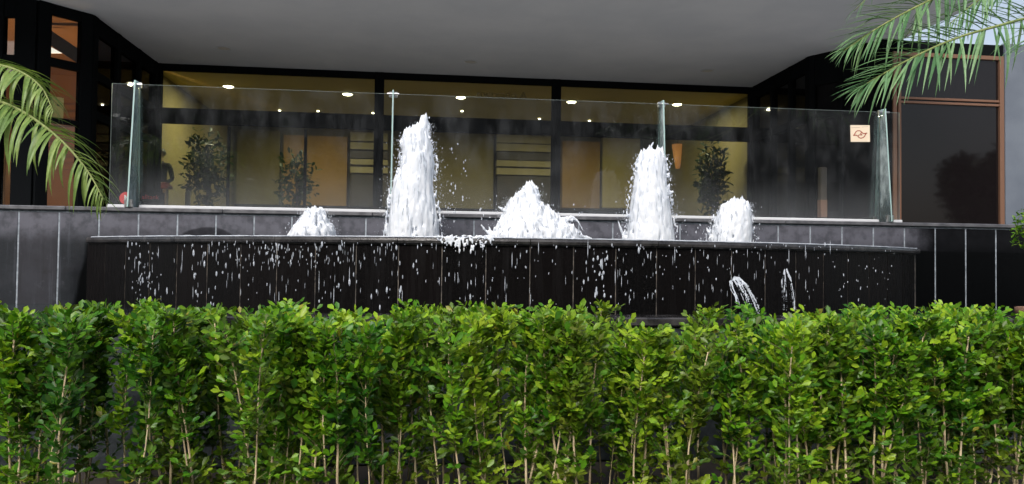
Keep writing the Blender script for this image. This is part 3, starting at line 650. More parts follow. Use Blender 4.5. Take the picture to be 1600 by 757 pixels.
# no-smoking style notice: cream card with a red line emblem
p = atY(1344, 209, YG-.009); o = empty('notice_card', p, 'small cream notice with red line emblem stuck on the right glass pane', 'notice')
hw, hh = .094, .077
tl_ = math.radians(1.5)
def cardp(u, v, dy): return p+V(u*math.cos(tl_)-v*math.sin(tl_), dy, u*math.sin(tl_)+v*math.cos(tl_))
mb = MB(); mb.obox(p, (hw*math.cos(tl_), 0, hw*math.sin(tl_)), (0, .0015, 0), (-hh*math.sin(tl_), 0, hh*math.cos(tl_))); obj('card', mb, M['paper'], o)
def strip(pts, wd, m_, name):
    mb = MB(); pts = np.array(pts, float)
    for a, b in zip(pts[:-1], pts[1:]):
        d = b-a; L = np.linalg.norm(d); d /= L; nn = np.array([-d[1], d[0]])*wd/2; a = a-d*wd*.3; b = b+d*wd*.3
        q = [a-nn, b-nn, b+nn, a+nn]; top = [cardp(u, v, -.0025) for u, v in q]; bot = [cardp(u, v, -.0016) for u, v in q]
        mb.grid([bot, top], close=True, cap=True)
    obj(name, mb, m_, o)
em = lambda pts: [((x-512)/250*hw, (365-y)/195*hh) for x, y in pts]
strip(em([(335, 412), (375, 365), (400, 325), (440, 302), (505, 302), (545, 330), (575, 358), (620, 368), (682, 354), (645, 385), (625, 425), (580, 462), (525, 476), (478, 462), (445, 425), (400, 402), (335, 412)]), .008, M['redline'], 'emblem_outline')
strip(em([(455, 425), (480, 398), (560, 400), (515, 372), (545, 340)]), .007, M['redline'], 'emblem_fold')
strip(em([(290, 232), (500, 222)]), .004, M['inkgrey'], 'caption_line'); strip(em([(560, 215), (720, 200)]), .003, M['inkgrey'], 'caption_line')
# red disc sign and red lettering low behind the first panes
YS = 6.78
p = atY(197, 310, YS); o = empty('red_disc_sign', (p[0], YS, ZT), 'round red sign with white mark low behind the left glass fin', 'sign')
rd = .052
obj('disc', MB().grid([[(p[0]+rd*math.cos(a), YS+dy, p[2]+rd*math.sin(a)) for a in np.linspace(0, 2*math.pi, 28, endpoint=False)] for dy in (-.004, .004)], close=True, cap=True) or (lambda m_: m_)(None) if False else (lambda m_: (m_.grid([[(p[0]+rd*math.cos(a), YS+dy, p[2]+rd*math.sin(a)) for a in np.linspace(0, 2*math.pi, 28, endpoint=False)] for dy in (-.004, .004)], close=True, cap=True), m_)[1])(MB()), M['red'], o)
mb = MB()
for (u0, v0, u1, v1) in ((-.2, .45, .25, -.1), (.25, -.1, .5, .45), (-.25, -.25, .3, -.25), (-.2, .1, .3, -.25)):
    a = V(p[0]+u0*rd, YS-.007, p[2]+v0*rd); b = V(p[0]+u1*rd, YS-.007, p[2]+v1*rd); d = unit(b-a); mb.obox((a+b)/2, d*np.linalg.norm(b-a)/2, (0, .002, 0), np.cross(d, [0, 1, 0])*.006)
obj('mark', mb, M['white'], o); obj('stalk', MB().box(p[0]-.006, p[0]+.006, YS+.005, YS+.015, ZTER, p[2]), M['black'], o)
p = atY(222, 312, YS); o = empty('red_lettering', (p[0], YS, ZT), 'small red lettering low behind the glass, right of the left fin', 'sign')
place('letters', text_mesh('letters', 'alltank', .052, M['red'], .002), p+V(0, -.004, .004), o, (math.radians(90), 0, 0))
obj('backing', MB().box(p[0]-.01, p[0]+.18, YS+.001, YS+.008, ZTER, p[2]+.06), M['black'], o)
# paper on the left wing window
ex = unit(V(PL[1][0]-PL[2][0], PL[1][1]-PL[2][1], 0)); ny = V(ex[1], -ex[0], 0)
d = ray(75, 168); q0 = V(PL[2][0], PL[2][1], 0)+ny*.02; tt = np.dot(q0-CAM*V(1, 1, 0), ny)/np.dot(d, ny); p = CAM+d*tt
o = empty('paper_notice', p, 'yellowish paper notice with dark dots on the left wing window', 'notice')
mb = MB(); mb.obox(p, ex*.20, ny*.002, V(0, 0, .16)); obj('sheet', mb, M['note'], o)
for i in range(12):
    mb = MB(); c = p+ny*.003+ex*rng.uniform(-.15, .15)+V(0, 0, rng.uniform(-.13, .12)); mb.obox(c, ex*.011, ny*.0012, V(0, 0, .009)); obj('print_mark', mb, M['ink'], o)

# ------------------------------------------------------------------ water: blobs fused by a voxel remesh
ICO = None
def ico():
    global ICO
    if ICO is None:
        bm = bmesh.new(); bmesh.ops.create_icosphere(bm, subdivisions=1, radius=1); bm.verts.ensure_lookup_table()
        ICO = (np.array([v.co[:] for v in bm.verts]), np.array([[v.index for v in f.verts] for f in bm.faces])); bm.free()
    return ICO
def blobs_mesh(name, C, S, rot=None):
    v, f = ico(); n = len(C)
    vv = v[None]*S[:, None]
    if rot is not None:
        vv = np.einsum('nij,nkj->nki', rot, vv)
    vv = (vv+C[:, None]).reshape(-1, 3)
    ff = (f[None]+len(v)*np.arange(n)[:, None, None]).reshape(-1, 3)
    me = bpy.data.meshes.new(name); me.vertices.add(len(vv)); me.vertices.foreach_set('co', vv.ravel().astype(np.float32))
    me.loops.add(ff.size); me.loops.foreach_set('vertex_index', ff.ravel().astype(np.int32)); me.polygons.add(len(ff)); me.polygons.foreach_set('loop_start', (np.arange(len(ff))*3).astype(np.int32))
    me.update(calc_edges=True); me.polygons.foreach_set('use_smooth', np.ones(len(ff), bool)); return me
def fuse(name, C, S, m, voxel, parent, loc, smooth=3, rot=None):
    me = blobs_mesh(name, C-np.asarray(loc), S, rot); o = link(name, me, loc, parent)
    r = o.modifiers.new('r', 'REMESH'); r.mode = 'VOXEL'; r.voxel_size = voxel; r.use_smooth_shade = True
    s = o.modifiers.new('s', 'SMOOTH'); s.iterations = smooth; s.factor = .5
    dg = bpy.context.evaluated_depsgraph_get(); nm = bpy.data.meshes.new_from_object(o.evaluated_get(dg)); o.modifiers.clear(); o.data = nm
    nm.materials.clear(); nm.materials.append(m); nm.polygons.foreach_set('use_smooth', np.ones(len(nm.polygons), bool)); return o
YJ = 5.85; PX = YJ/F
def jet(label, left, right, nblob, edge, drops=(), strands=(), Y=YJ, depth=.8, core=True):
    """left/right: outline points (x, y) in the picture from base to top, giving the column's real width and height at distance Y"""
    left = np.array(left, float); right = np.array(right, float)
    yb, yt = max(left[0, 1], right[0, 1]), max(left[-1, 1], right[-1, 1]); mid = (left[0]+right[0])/2
    base = atY(mid[0], yb, Y); base[2] = ZR
    root = empty('water_jet', base, label, 'water jet', 'fountain jets')
    def lr(y): return np.interp(-y, -left[:, 1], left[:, 0]), np.interp(-y, -right[:, 1], right[:, 0])
    ys = yb+(yt-yb)*rng.random(nblob*6); a, b = lr(ys); keep = rng.random(len(ys)) < (b-a)/np.max(b-a); ys = ys[keep][:nblob*2]; a, b = lr(ys)
    n = len(ys); ang = rng.random(n)*2*math.pi; rr = np.sqrt(rng.random(n))*.94; rr[rng.random(n) < .55] = .9+.1*rng.random()
    hx = (b-a)/2*PX; C = np.array([atY((p_+q_)/2, y_, Y) for p_, q_, y_ in zip(a, b, ys)])
    sz = (.008+.010*rng.random(n)**2); C[:, 0] += rr*np.cos(ang)*np.maximum(hx-sz, .004); C[:, 1] += rr*np.sin(ang)*np.maximum(hx, .01)*depth
    S = np.stack([sz, sz, sz*(2.0+5.0*rng.random(n)*min(1, (yb-yt)/130))], 1)
    if core:
        yc_ = np.linspace(yb, yt+(yb-yt)*.06, 26); a, b = lr(yc_); Cc = np.array([atY((p_+q_)/2, y_, Y) for p_, q_, y_ in zip(a, b, yc_)]); h = (b-a)/2*PX*.93
        dz = abs(yc_[1]-yc_[0])*PX*1.5
        C = np.concatenate([C, Cc]); S = np.concatenate([S, np.stack([h, h*depth, np.maximum(np.full(26, dz), h*.25)], 1)])
    # ragged fringe just outside the outline
    m = int(edge*.7); ys = yb+(yt-yb)*rng.random(m); a, b = lr(ys); sd_ = rng.random(m) < .5; xe_ = np.where(sd_, a, b)+np.where(sd_, -1, 1)*rng.random(m)**2*3
    Ce = np.array([atY(x_, y_, Y) for x_, y_ in zip(xe_, ys)]); Ce[:, 1] += rng.normal(0, .03, m); se = .005+.006*rng.random(m)
    C = np.concatenate([C, Ce]); S = np.concatenate([S, np.stack([se, se, se*(1+2*rng.random(m))], 1)])
    for pts in strands:                                # thrown ropes of water
        pts = np.array(pts, float); k_ = 14 if len(pts) > 2 else 8; tt = np.linspace(0, len(pts)-1, k_); xs_ = np.interp(tt, range(len(pts)), pts[:, 0]); yy_ = np.interp(tt, range(len(pts)), pts[:, 1])
        Cs = np.array([atY(x_, y_, Y) for x_, y_ in zip(xs_, yy_)]); ss = np.linspace(.014, .007, k_)*(.8+.5*rng.random(k_)); C = np.concatenate([C, Cs]); S = np.concatenate([S, np.stack([ss, ss, ss*1.4], 1)])
    C[:, 2] = np.maximum(C[:, 2], ZR+.004)
    fuse('column', C, S, M['froth'], .0052, root, base, 22)
    D = []
    for (x0, x1, y0, y1, nn) in drops:
        for _ in range(nn):
            p = atY(rng.uniform(x0, x1), rng.uniform(y0, y1), Y+rng.uniform(-.15, .2)); r = .002+.005*rng.random()**2.5; D.append((p, (r, r, r*(1+1.5*rng.random()))))
    # fine spray hugging the outline
    ns = int((yb-yt)*4.2); ys = yb+(yt-yb)*rng.random(ns)**.8; a, b = lr(ys); sg_ = rng.random(ns) < .5; xo = np.where(sg_, a-rng.exponential(4.5, ns)+2, b+rng.exponential(4.5, ns)-2)
    for x_, y_ in zip(xo, ys):
        r = .0012+.0022*rng.random()**2; D.append((atY(x_, y_-rng.exponential(2.0), Y+rng.uniform(-.12, .12)), (r, r, r*(1+2*rng.random()))))
    if D:
        me = blobs_mesh('droplets', np.array([d_[0] for d_ in D])-base, np.array([d_[1] for d_ in D])); me.materials.append(M['drop']); tag(link('droplets', me, base, root), kind='stuff')
jet('low foaming jet at the left end of the basin', [(450, 372), (456, 362), (463, 352), (472, 341), (477, 333), (481, 328)], [(525, 372), (521, 357), (515, 350), (511, 340), (506, 333), (501, 328)], 420, 60, [(440, 535, 345, 368, 10)], depth=.9)
jet('tallest white jet, second from the left, with ragged slanting top', [(601, 374), (604, 345), (608, 312), (612, 288), (621, 272), (626, 245), (626, 220), (635, 211), (647, 204), (657, 198), (662, 192)],
    [(691, 374), (687, 340), (682, 312), (679, 285), (682, 258), (678, 236), (672, 214), (671, 203), (671, 198), (670, 193), (668, 187)], 1500, 260,
    [(686, 735, 225, 335, 38), (686, 715, 280, 362, 34), (590, 612, 260, 350, 14), (640, 680, 180, 200, 4)], [[(661, 196), (664, 187), (666, 186)], [(645, 203), (647, 196)], [(628, 226), (626, 219)], [(606, 370), (603, 340), (611, 300)], [(614, 368), (616, 330), (618, 300)]])
jet('broad spraying jet in the middle of the basin', [(752, 376), (768, 370), (778, 352), (786, 336), (793, 320), (806, 310), (815, 300), (821, 290), (824, 288)],
    [(914, 376), (904, 362), (888, 352), (872, 340), (862, 330), (848, 322), (841, 308), (839, 297), (836, 291)], 1300, 240,
    [(745, 800, 305, 365, 26), (850, 915, 320, 365, 40), (800, 850, 284, 300, 8)], [[(770, 372), (760, 362), (752, 352)], [(768, 372), (766, 360), (764, 355)], [(880, 350), (893, 338), (903, 346), (911, 360)], [(868, 345), (885, 340), (895, 346)], [(790, 330), (779, 324)], [(895, 372), (915, 370), (924, 373)]], depth=.6)
jet('second tall jet, right of the middle, with a thin strand on top', [(973, 380), (979, 352), (982, 322), (988, 290), (992, 266), (995, 253), (998, 246), (1003, 240)],
    [(1058, 380), (1053, 350), (1049, 320), (1044, 290), (1043, 268), (1041, 252), (1039, 244), (1035, 238)], 1300, 220, [(960, 985, 310, 372, 22), (1050, 1075, 330, 370, 10), (1040, 1052, 260, 310, 6)],
    [[(1016, 244), (1015, 234), (1019, 226), (1021, 223)], [(1040, 275), (1047, 271)], [(1046, 302), (1052, 300)], [(975, 372), (970, 358), (966, 346)]])
jet('rounded low jet at the right end of the basin', [(1105, 383), (1110, 362), (1114, 348), (1119, 336), (1125, 327), (1132, 321), (1140, 317)], [(1177, 383), (1177, 360), (1177, 342), (1175, 330), (1172, 323), (1167, 319), (1158, 315)], 900, 90, [(1085, 1112, 350, 376, 14), (1174, 1190, 340, 375, 6)], [[(1112, 372), (1106, 362), (1104, 356)]], depth=.9)
# overflow lip below the middle of the rim
def atCyl(px, py, R):
    d = ray(px, py); a = d[0]**2+d[1]**2; b = 2*(d[0]*(0-XC)+d[1]*(0-YC)); c = XC**2+YC**2-R*R; t = (-b-math.sqrt(b*b-4*a*c))/(2*a); return CAM+d*t
C = []; S = []
for _ in range(150):
    x = rng.uniform(682, 775); dep = max(0, 1-((x-728)/48)**2); y = 371+rng.random()**1.3*24*dep; r = .003+.006*rng.random()**2; C.append(atCyl(x, y, RR+.034)); S.append((r, r*.8, r*(1.2+2.5*rng.random()*dep)))
for _ in range(110):
    x = rng.uniform(684, 774); y = rng.uniform(368, 373); r = .003+.004*rng.random(); C.append(atCyl(x, y, RR+.022)); S.append((r*1.5, r, r*.8))
C = np.array(C); o = fuse('water_overflow', C, np.array(S), M['froth'], .0035, None, C.mean(0), 3); tag(o, 'white water spilling over the basin rim between the tall and middle jets', 'water')
# drips on the face of the basin
D = []; Sx = []
def drips(n, fx_, fy_, r0, r1, e0, e1):
    for _ in range(n):
        x, y = fx_(), fy_(); p = atCyl(x, y, RR+rng.uniform(.024, .075)); r = r0+(r1-r0)*rng.random()**2.2; D.append(p); Sx.append((r, r*.8, r*rng.uniform(e0, e1)))
drips(60, lambda: rng.uniform(300, 610), lambda: 380+rng.random()**1.4*105, .0025, .0085, 1.8, 4.2)
drips(90, lambda: rng.normal(440, 70), lambda: 378+rng.random()**1.5*40, .002, .006, 1.8, 4.5)
drips(60, lambda: rng.normal(225, 14), lambda: rng.uniform(380, 478), .002, .008, 1.8, 5)
drips(70, lambda: rng.uniform(600, 1290), lambda: 382+rng.random()**.9*105, .002, .0075, 1.5, 4)
drips(110, lambda: rng.uniform(600, 1300), lambda: 382+rng.random()**2*60, .002, .005, 1.3, 4)
drips(30, lambda: rng.normal(938, 8), lambda: rng.uniform(400, 480), .003, .009, 1.5, 4)
drips(40, lambda: rng.uniform(1300, 1400), lambda: rng.uniform(388, 470), .002, .006, 1.3, 3)
drips(170, lambda: rng.uniform(190, 1300), lambda: rng.uniform(385, 470), .0012, .0028, 8, 26)
drips(60, lambda: rng.uniform(330, 620), lambda: 380+rng.random()*40, .0012, .0026, 6, 16)
D = np.array(D); c = D.mean(0); me = blobs_mesh('falling_drops', D-c, np.array(Sx)); me.materials.append(M['drop']); o = link('falling_drops', me, c); tag(o, 'scattered water drops falling down the black basin face', 'water drops', kind='stuff')
# two small spouts falling from the face at the right
def spout(label, paths, R0):
    C = []; S = []
    for pts, wd, dn in paths:
        pts = np.array(pts, float); n = 26; tt = np.linspace(0, len(pts)-1, n)
        for i, t_ in enumerate(tt):
            x = np.interp(t_, range(len(pts)), pts[:, 0]); y = np.interp(t_, range(len(pts)), pts[:, 1]); p = atCyl(x, y, R0+.10*i/n); C.append(p); r = wd*(.75+.5*rng.random()); S.append((r, r*.7, r*2.2))
    C = np.array(C); o = fuse('water_spout', C, np.array(S), M['drop'], .0036, None, C.mean(0), 2); tag(o, label, 'water', 'small spouts on the basin face')
def between(pa, pb, n, wd, gap=None):
    out = []
    for i in range(n):
        f_ = i/(n-1)
        if gap and gap[0] < f_ < gap[1] and rng.random() < .6: continue
        cut = rng.uniform(.75, 1.0); k_ = len(pa); q = [tuple(np.array(pa[j])*(1-f_)+np.array(pb[j])*f_+rng.normal(0, .5, 2)) for j in range(k_)]
        out.append((q, wd*rng.uniform(.6, 1.2), 0))
    return out
spout('slanting small water spout low on the basin face, left of the pair', between([(1141, 442), (1140, 440), (1143, 452), (1148, 464), (1150, 474)], [(1147, 434), (1156, 434), (1168, 446), (1181, 468), (1193, 496)], 18, .0036, (.15, .5))+between([(1152, 436), (1162, 444), (1172, 460), (1182, 488)], [(1156, 434), (1168, 446), (1180, 468), (1191, 494)], 5, .0036), RR+.03)
spout('upright small water spout low on the basin face, right of the pair', between([(1225, 422), (1224, 436), (1222, 456), (1223, 484)], [(1230, 421), (1238, 438), (1243, 462), (1246, 484)], 14, .0040, (.35, .7)), RR+.03)

# ------------------------------------------------------------------ hedge
hx0, hx1 = float(atY(-120, 600, 3.05)[0]), float(atY(1720, 600, 3.05)[0])
hd = empty('hedge', ((hx0+hx1)/2, 3.1, .5), 'clipped leafy green hedge with bare tan stems across the foreground', 'hedge')
gapx = float(atY(322, 640, 3.05)[0]); lowx = float(atY(1080, 500, 3.05)[0])
LP, LD, LU, LL, LR, LY, LI = [], [], [], [], [], [], []
x = hx0; pi = 0
while x < hx1:
    x += rng.uniform(.036, .054)
    if abs(x-gapx) < .06: x = gapx+.06
    yp = (rng.uniform(2.94, 3.10), rng.uniform(3.15, 3.45), rng.uniform(2.98, 3.2), rng.uniform(3.4, 3.8))[pi % 4]; pi += 1
    low = abs(x-lowx) < .24
    ztop_p = 1.390-(.05 if low and yp < 3.3 else 0)-(.12 if low and yp > 3.2 else 0)+rng.normal(0, .010)+.006*math.sin(x*3.1)+.006*math.sin(x*7.3+1)
    young = np.clip(rng.normal(.58, .13)+.12*math.sin(x*2.1+.6), .1, .95); yelp = max(0, rng.normal(.05, .09)+.10*max(0, math.sin(x*1.7+.2)))
    for s in range(rng.integers(1, 4)):
        bx, by = x+rng.normal(0, .06), yp+rng.normal(0, .03); tx, ty = bx+rng.normal(0, .06), by+rng.normal(0, .05)-.02
        hs = (ztop_p-.5)*rng.uniform(.86, .985); ph = rng.random(2)*6.3
        zz = np.linspace(0, 1, 9); P = np.stack([bx+(tx-bx)*zz+.012*np.sin(zz*5+ph[0]), by+(ty-by)*zz+.012*np.sin(zz*4+ph[1]), .49+hs*zz], 1)
        r0 = rng.uniform(.0036, .0066); mb = MB(); mb.tube(P, np.linspace(r0, r0*.45, 9), 6, 0)
        nt_ = int(58*hs)+22
        for q in range(nt_):
            u = rng.random()**.62*.97+.03
            if u < .5 and rng.random() < .46: continue
            pb = np.array([np.interp(u, zz, P[:, d_]) for d_ in range(3)])
            az = rng.uniform(0, 2*math.pi);
            if rng.random() < .35: az = rng.normal(-math.pi/2, .8)
            el = rng.uniform(.45, 1.35) if u > .45 else rng.uniform(.2, 1.25); Lt = rng.uniform(.05, .15)*(1.15-.35*u)
            d = V(math.cos(az)*math.cos(el), math.sin(az)*math.cos(el), math.sin(el)); pe = pb+d*Lt
            lim = ztop_p+.016+rng.normal(0, .010)
            if pe[2] > lim: d[2] *= .3; d = unit(d); pe = pb+d*Lt
            if rng.random() < .7: mb.tube([pb, pb+d*Lt*.5+V(0, 0, .006), pe], [.0016, .0013, .0008], 3, 1, False)
            nl = rng.integers(5, 10); sd_ = unit(np.cross(d, [0, 0, 1.0])+1e-6); un = np.cross(sd_, d)
            lr_ = np.clip(young+rng.normal(0, .22)+.16*(u-.6), 0, 1); ly_ = max(0, yelp+rng.normal(0, .07)+(.12 if u < .35 else 0))
            for i in range(nl):
                f_ = (i+1)/nl; sgn = 1 if i % 2 else -1
                dd = d*(.75 if i < nl-1 else 1.5)+sd_*sgn*(.9 if i < nl-1 else .1)+un*rng.normal(.1, .3)+rng.normal(0, .15, 3)
                pl = pb+d*Lt*(.25+.75*f_)
                ll = rng.uniform(.023, .042)*(1.0 if i < nl-1 else 1.15)
                if pl[2]+unit(dd)[2]*ll > lim+.012: continue
                LP.append(pl); LD.append(dd); LU.append(un*.45+V(0, -.75, .45)+rng.normal(0, .35, 3)); LL.append(ll)
                LR.append(np.clip(lr_+rng.normal(0, .12), 0, 1)); LY.append(np.clip(ly_+rng.normal(0, .04), 0, .9)); LI.append(pi)
        obj('stem', mb, [M['stem'], M['twig']], hd, True)
LP, LD, LU, LL, LR, LY, LI = [np.array(q) for q in (LP, LD, LU, LL, LR, LY, LI)]
dead = rng.random(len(LL)) < .012; LY = np.where(dead, .85, LY)
LW = LL*rng.uniform(.44, .60, len(LL))
# the 300 leaves that show largest stand alone; the rest is massed per shrub
score = LL/LP[:, 1]+(rng.random(len(LL))*.002); vis = (LP[:, 2] > .80) & (LP[:, 0] > hx0+.35) & (LP[:, 0] < hx1-.35) & (LP[:, 1] < 3.0)
big = np.where(vis)[0]; big = big[np.argsort(-score[big])][:300]; isbig = np.zeros(len(LL), bool); isbig[big] = True
one = []
for q in range(8):
    o = leaf_obj('leaf', np.zeros((1, 3)), V(1, 0, 0)[None], V(0, 0, 1)[None], np.ones(1), np.array([.55]), np.array([.25+q*.09]), np.array([.02 if q < 6 else .2]), M['leaf'], None, .12, (0, 0, 0))
    one.append(o.data); bpy.data.objects.remove(o)
for i in big:
    d = unit(LD[i]); s = unit(np.cross(LU[i], d)); n_ = np.cross(d, s)
    mt = Matrix(((d[0], s[0], n_[0]), (d[1], s[1], n_[1]), (d[2], s[2], n_[2])))
    place('leaf', one[min(7, int(LR[i]*8))], LP[i], hd, mt.to_euler(), (LL[i],)*3)
for q in range(0, pi+1, 4):
    k_ = (LI >= q) & (LI < q+4) & ~isbig
    if k_.sum(): tag(leaf_obj('foliage', LP[k_], LD[k_], LU[k_], LL[k_], LW[k_], LR[k_], LY[k_], M['leaf'], hd), kind='stuff')
print('hedge leaves', len(LL), 'plants', pi)

# ------------------------------------------------------------------ palms
def leaflet_mesh(bend, m, rnd, yel, wid=.024):
    n = 8; rows = []; mb = MB()
    for i in range(n+1):
        t = i/n; w_ = wid*(math.sin(math.pi*min(1, (t*.86+.14))**.8)*.9+.04)*(1 if t < .98 else .15); x_ = math.sin(bend*t)/max(bend, .01); z_ = -(1-math.cos(bend*t))/max(bend, .01)
        rows.append([(x_, -w_, z_+w_*.45), (x_, 0, z_), (x_, w_, z_+w_*.45)])
    mb.grid(rows); me = mb.mesh('leaflet', [m], True)
    for nm, a in (('rnd', rnd), ('yel', yel)):
        at = me.attributes.new(nm, 'FLOAT', 'POINT'); at.data.foreach_set('value', np.full(len(me.vertices), a, np.float32))
    return me
def spline(P, n):
    P = np.array(P, float); P = np.vstack([2*P[0]-P[1], P, 2*P[-1]-P[-2]]); out = []; m = len(P)-3
    for u in np.linspace(0, m-1e-6, n):
        i = int(u); t = u-i; a, b, c, d = P[i:i+4]; out.append(.5*((2*b)+(-a+c)*t+(2*a-5*b+4*c-d)*t*t+(-a+3*b-3*c+d)*t**3))
    return np.array(out)
def frond(parent, ctrl, nleaf, lmax, meshes, inview=True, up_=(0, -.35, 1), vee=.25, fwd=.75, start=.12, sides=(1, 1), label=None):
    S = spline(ctrl, 40); mb = MB(); mb.tube(S, np.linspace(.011, .0022, 40), 6); fr = obj('frond', mb, M['rachis'], parent, True)
    if label: fr['label'] = label
    upv = unit(np.array(up_, float)); joined = MB()
    for i in range(nleaf):
        u = start+(1-start)*(i+.5)/nleaf
        for si, sgn in enumerate((-1, 1)):
            if rng.random() < .04: continue
            uu = min(.999, u+rng.normal(0, .004)); f = uu*39; j = int(f); p = S[j]+(S[min(j+1, 39)]-S[j])*(f-j); t = unit(S[min(j+1, 39)]-S[max(j-1, 0)])
            side = unit(np.cross(t, upv))*sgn; nrm = unit(np.cross(side, t))*sgn
            if nrm[2] < 0: nrm = -nrm
            ang = fwd*(.75+.75*uu**2); d = unit(side*sides[si]*math.cos(ang)+t*math.sin(ang)+nrm*(vee+rng.normal(0, .08))+rng.normal(0, .13, 3))
            L = lmax*(math.sin(math.pi*(.16+.74*uu))**.7)*(.75+.35*rng.random())*(1 if uu < .9 else .85)
            zz = V(0, 0, 1.0)+nrm*.35; zz = unit(zz-np.dot(zz, d)*d); s = np.cross(zz, d); R3 = Matrix(((d[0], s[0], zz[0]), (d[1], s[1], zz[1]), (d[2], s[2], zz[2])))
            me = meshes[rng.integers(len(meshes))]
            if inview:
                place('leaflet', me, p, fr, R3.to_euler(), (L, L*rng.uniform(.75, 1.25), L*rng.uniform(.6, 1.5)))
            else:
                Rn = np.array(R3); b = len(joined.v)
                for v_ in me.vertices: joined.v.append(tuple(p+Rn@(np.array(v_.co)*L)))
                for f_ in me.polygons: joined.f.append(tuple(b+q for q in f_.vertices)); joined.m.append(0)
    if not inview:
        o = obj('leaflets', joined, meshes[0].materials[0], fr, True); tag(o, kind='stuff')
        for nm, a in (('rnd', .5), ('yel', 0)):
            at = o.data.attributes.new(nm, 'FLOAT', 'POINT'); at.data.foreach_set('value', np.full(len(o.data.vertices), a, np.float32))
    return fr
def trunk(parent, x, y, z0, z1, lean=(.0, .0)):
    n = 22; pts = [(x+lean[0]*(i/n)**2, y+lean[1]*(i/n)**2, z0+(z1-z0)*i/n) for i in range(n+1)]; rad = [.085*(1.15-.25*i/n)*(1.0 if i % 2 else 1.12) for i in range(n+1)]
    obj('trunk', MB().tube(pts, rad, 12), M['bark'], parent)
# right palm (bluish grey green)
gm = [leaflet_mesh(b, M['palm_grey'], r, y_) for b, r, y_ in ((.1, .2, 0), (.25, .45, 0), (.4, .6, .03), (.55, .75, 0), (.3, .95, .05), (.8, .5, .12))]
c = atY(1760, -60, 3.9); pr = empty('palm_tree', (c[0], c[1], .5), 'feathery grey green palm whose fronds hang in from the upper right corner', 'palm')
trunk(pr, c[0], c[1], .5, c[2]-.05)
def ctl(pts): return [c]+[atY(x_, y_, Y_) for x_, y_, Y_ in pts]
frond(pr, ctl([(1620, -70, 3.8), (1510, -25, 3.65), (1430, 12, 3.55), (1370, 45, 3.5), (1318, 80, 3.46)]), 54, .33, gm, up_=(-.1, -.93, .4), vee=.06, fwd=.96, start=.3, label='upper frond reaching furthest left')
frond(pr, ctl([(1660, 10, 3.75), (1580, 35, 3.6), (1500, 58, 3.5), (1435, 86, 3.42), (1376, 118, 3.38), (1340, 140, 3.36)]), 60, .33, gm, up_=(-.1, -.92, .4), vee=.06, fwd=.96, start=.2, label='lower frond drooping over the glass')
frond(pr, ctl([(1680, -90, 4.1), (1600, -40, 4.25), (1530, 0, 4.35), (1475, 45, 4.4)]), 36, .36, gm, up_=(0, -.6, .9), vee=.05, fwd=.7, start=.2)
frond(pr, ctl([(1700, -30, 3.6), (1640, 30, 3.4), (1600, 80, 3.3), (1585, 150, 3.25)])[:4], 30, .3, gm, up_=(0, -.5, .9), vee=.1, start=.2)
for a in (-.2, .5, 1.2, 2.0, 2.6):
    d = V(math.cos(a), math.sin(a)*.8, 0); frond(pr, [c, c+d*.5+V(0, 0, .35), c+d*1.0+V(0, 0, .3), c+d*1.5+V(0, 0, -.15)], 36, .33, gm, False)
# left palm (yellower green)
ym = [leaflet_mesh(b, M['palm'], r, y_, .040) for b, r, y_ in ((.7, .2, 0), (1.0, .45, .05), (1.2, .6, .08), (1.5, .75, .1), (1.1, .95, .05), (1.7, .5, .15))]
c = atY(-170, 90, 3.9); pl_ = empty('palm_tree', (c[0], c[1], .5), 'yellow green palm whose drooping fronds hang in from the left edge', 'palm')
trunk(pl_, c[0], c[1], .5, c[2]-.05)
frond(pl_, ctl([(-90, 85, 3.7), (-20, 98, 3.55), (30, 112, 3.45), (65, 138, 3.4), (84, 176, 3.36)]), 42, .21, ym, up_=(.05, -.35, 1), vee=-.1, fwd=.6, start=.2, label='upper short frond')
frond(pl_, ctl([(-100, 130, 3.65), (-30, 150, 3.5), (30, 172, 3.4), (90, 215, 3.3), (135, 265, 3.25), (162, 312, 3.22)]), 56, .24, ym, up_=(.05, -.45, 1), vee=-.1, fwd=.6, start=.2, label='longer lower frond drooping over the wall')
for a in (2.4, 3.0, 3.6, 4.2, 4.8):
    d = V(math.cos(a), math.sin(a)*.8, 0); frond(pl_, [c, c+d*.5+V(0, 0, .35), c+d*1.0+V(0, 0, .3), c+d*1.5+V(0, 0, -.15)], 36, .33, ym, False)

# ------------------------------------------------------------------ shrub at the right edge
c = atY(1640, 360, 5.6); sh = empty('shrub', (c[0], c[1], .5), 'bright green leafy shrub just entering at the right edge before the wall', 'shrub')
obj('trunk', MB().tube([(c[0], c[1], .0), (c[0]+.02, c[1], c[2]-.3), (c[0], c[1], c[2])], [.03, .024, .012], 8), M['bark'], sh)
P, D, U, L = blob_leaves(c, (.24, .24, .26), 1500, .035, .55); tag(leaf_obj('foliage', P, D, U, L, L*.5, np.clip(rng.normal(.75, .15, 1500), 0, 1), np.zeros(1500)+.05, M['leaf'], sh), kind='stuff')
c = atY(1613, 480, 5.3); o = empty('terracotta_pot', (c[0], c[1], c[2]-.4), 'brown pot rim at the right edge above the hedge', 'pot')
obj('pot_body', MB().lathe((c[0], c[1], c[2]-.4), [(.07, 0), (.1, .34)], 20), M['terracotta'], o, True); obj('rim', MB().lathe((c[0], c[1], c[2]-.06), [(.1, 0), (.115, .005), (.115, .055), (.1, .06), (.09, .03)], 20), M['terracotta'], o, True)
obj('plinth', MB().box(c[0]-.14, c[0]+.14, c[1]-.14, c[1]+.14, .0, c[2]-.401, bev=.01), M['cope_wet'], o)

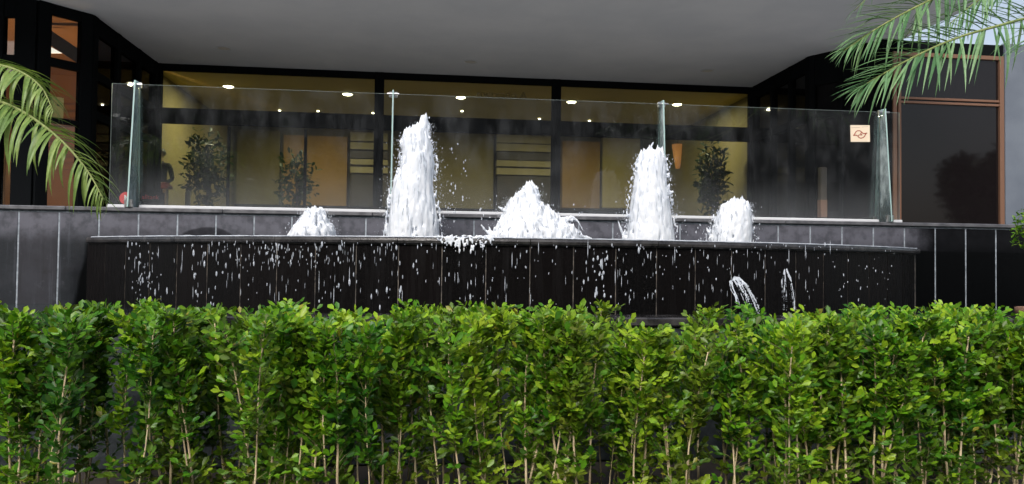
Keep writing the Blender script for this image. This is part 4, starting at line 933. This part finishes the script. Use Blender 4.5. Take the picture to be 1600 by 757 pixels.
# ------------------------------------------------------------------ street trees behind the camera, seen mirrored in the glass
def street_tree(x, y, h, rad, label, n=4500):
    o = empty('street_tree', (x, y, 0), label, 'tree', 'trees mirrored in the glass')
    mb = MB(); mb.tube([(x, y, 0), (x+.1, y, h*.35), (x, y+.1, h*.7)], [.2, .15, .07], 10)
    for q in range(6):
        a = q*1.05+rng.random()*.5; mb.tube([(x+.08, y, h*(.35+.04*q)), (x+math.cos(a)*rad*.4, y+math.sin(a)*rad*.4, h*(.5+.05*q)), (x+math.cos(a)*rad*.7, y+math.sin(a)*rad*.7, h*(.58+.05*q))], [.06, .04, .02], 6)
    obj('trunk', mb, M['bark'], o); Ps = []
    for q in range(9):
        a = q*2.4; cc = (x+math.cos(a)*rad*.55, y+math.sin(a)*rad*.55, h*(.55+.045*q)); Ps.append(blob_leaves(cc, (rad*.5, rad*.5, h*.14), n//9, .34, .15))
    P, D, U, L = [np.concatenate([q[i] for q in Ps]) for i in range(4)]
    tag(leaf_obj('crown', P, D, U, L, L*.5, rng.random(len(P)), np.zeros(len(P)), M['treeleaf'], o), kind='stuff')
street_tree(-5.5, -7, 6.5, 2.2, 'leafy street tree mirrored in the left of the glass'); street_tree(7.5, -9, 7, 2.0, 'leafy street tree mirrored in the middle of the glass'); street_tree(24, -9, 6.6, 1.7, 'round street tree mirrored in the bronze framed window')

# ------------------------------------------------------------------ unseen block added behind the camera to darken glass reflections
ob = empty('reflection_block', (2, -24, 0), 'brown grey block added behind the camera to darken glass reflections', 'building')
M['obwall'] = plaster('reflection_block_render', (.08, .075, .07), (.11, .105, .10), 1)
obj('wall', MB().box(-40, 28, -30, -24, .004, 11.2), M['obwall'], ob); obj('parapet', MB().box(-40.2, 28.2, -30.2, -23.8, 11.202, 11.8), M['obwall'], ob)
wmesh = MB().box(-.9, .9, 0, .08, 0, 1.5, bev=.02).mesh('window', [M['dark']])
for i in range(16):
    for zz_ in (1.0, 4.4, 7.8): place('window', wmesh, (-37+i*4.1, -23.998, zz_), ob)
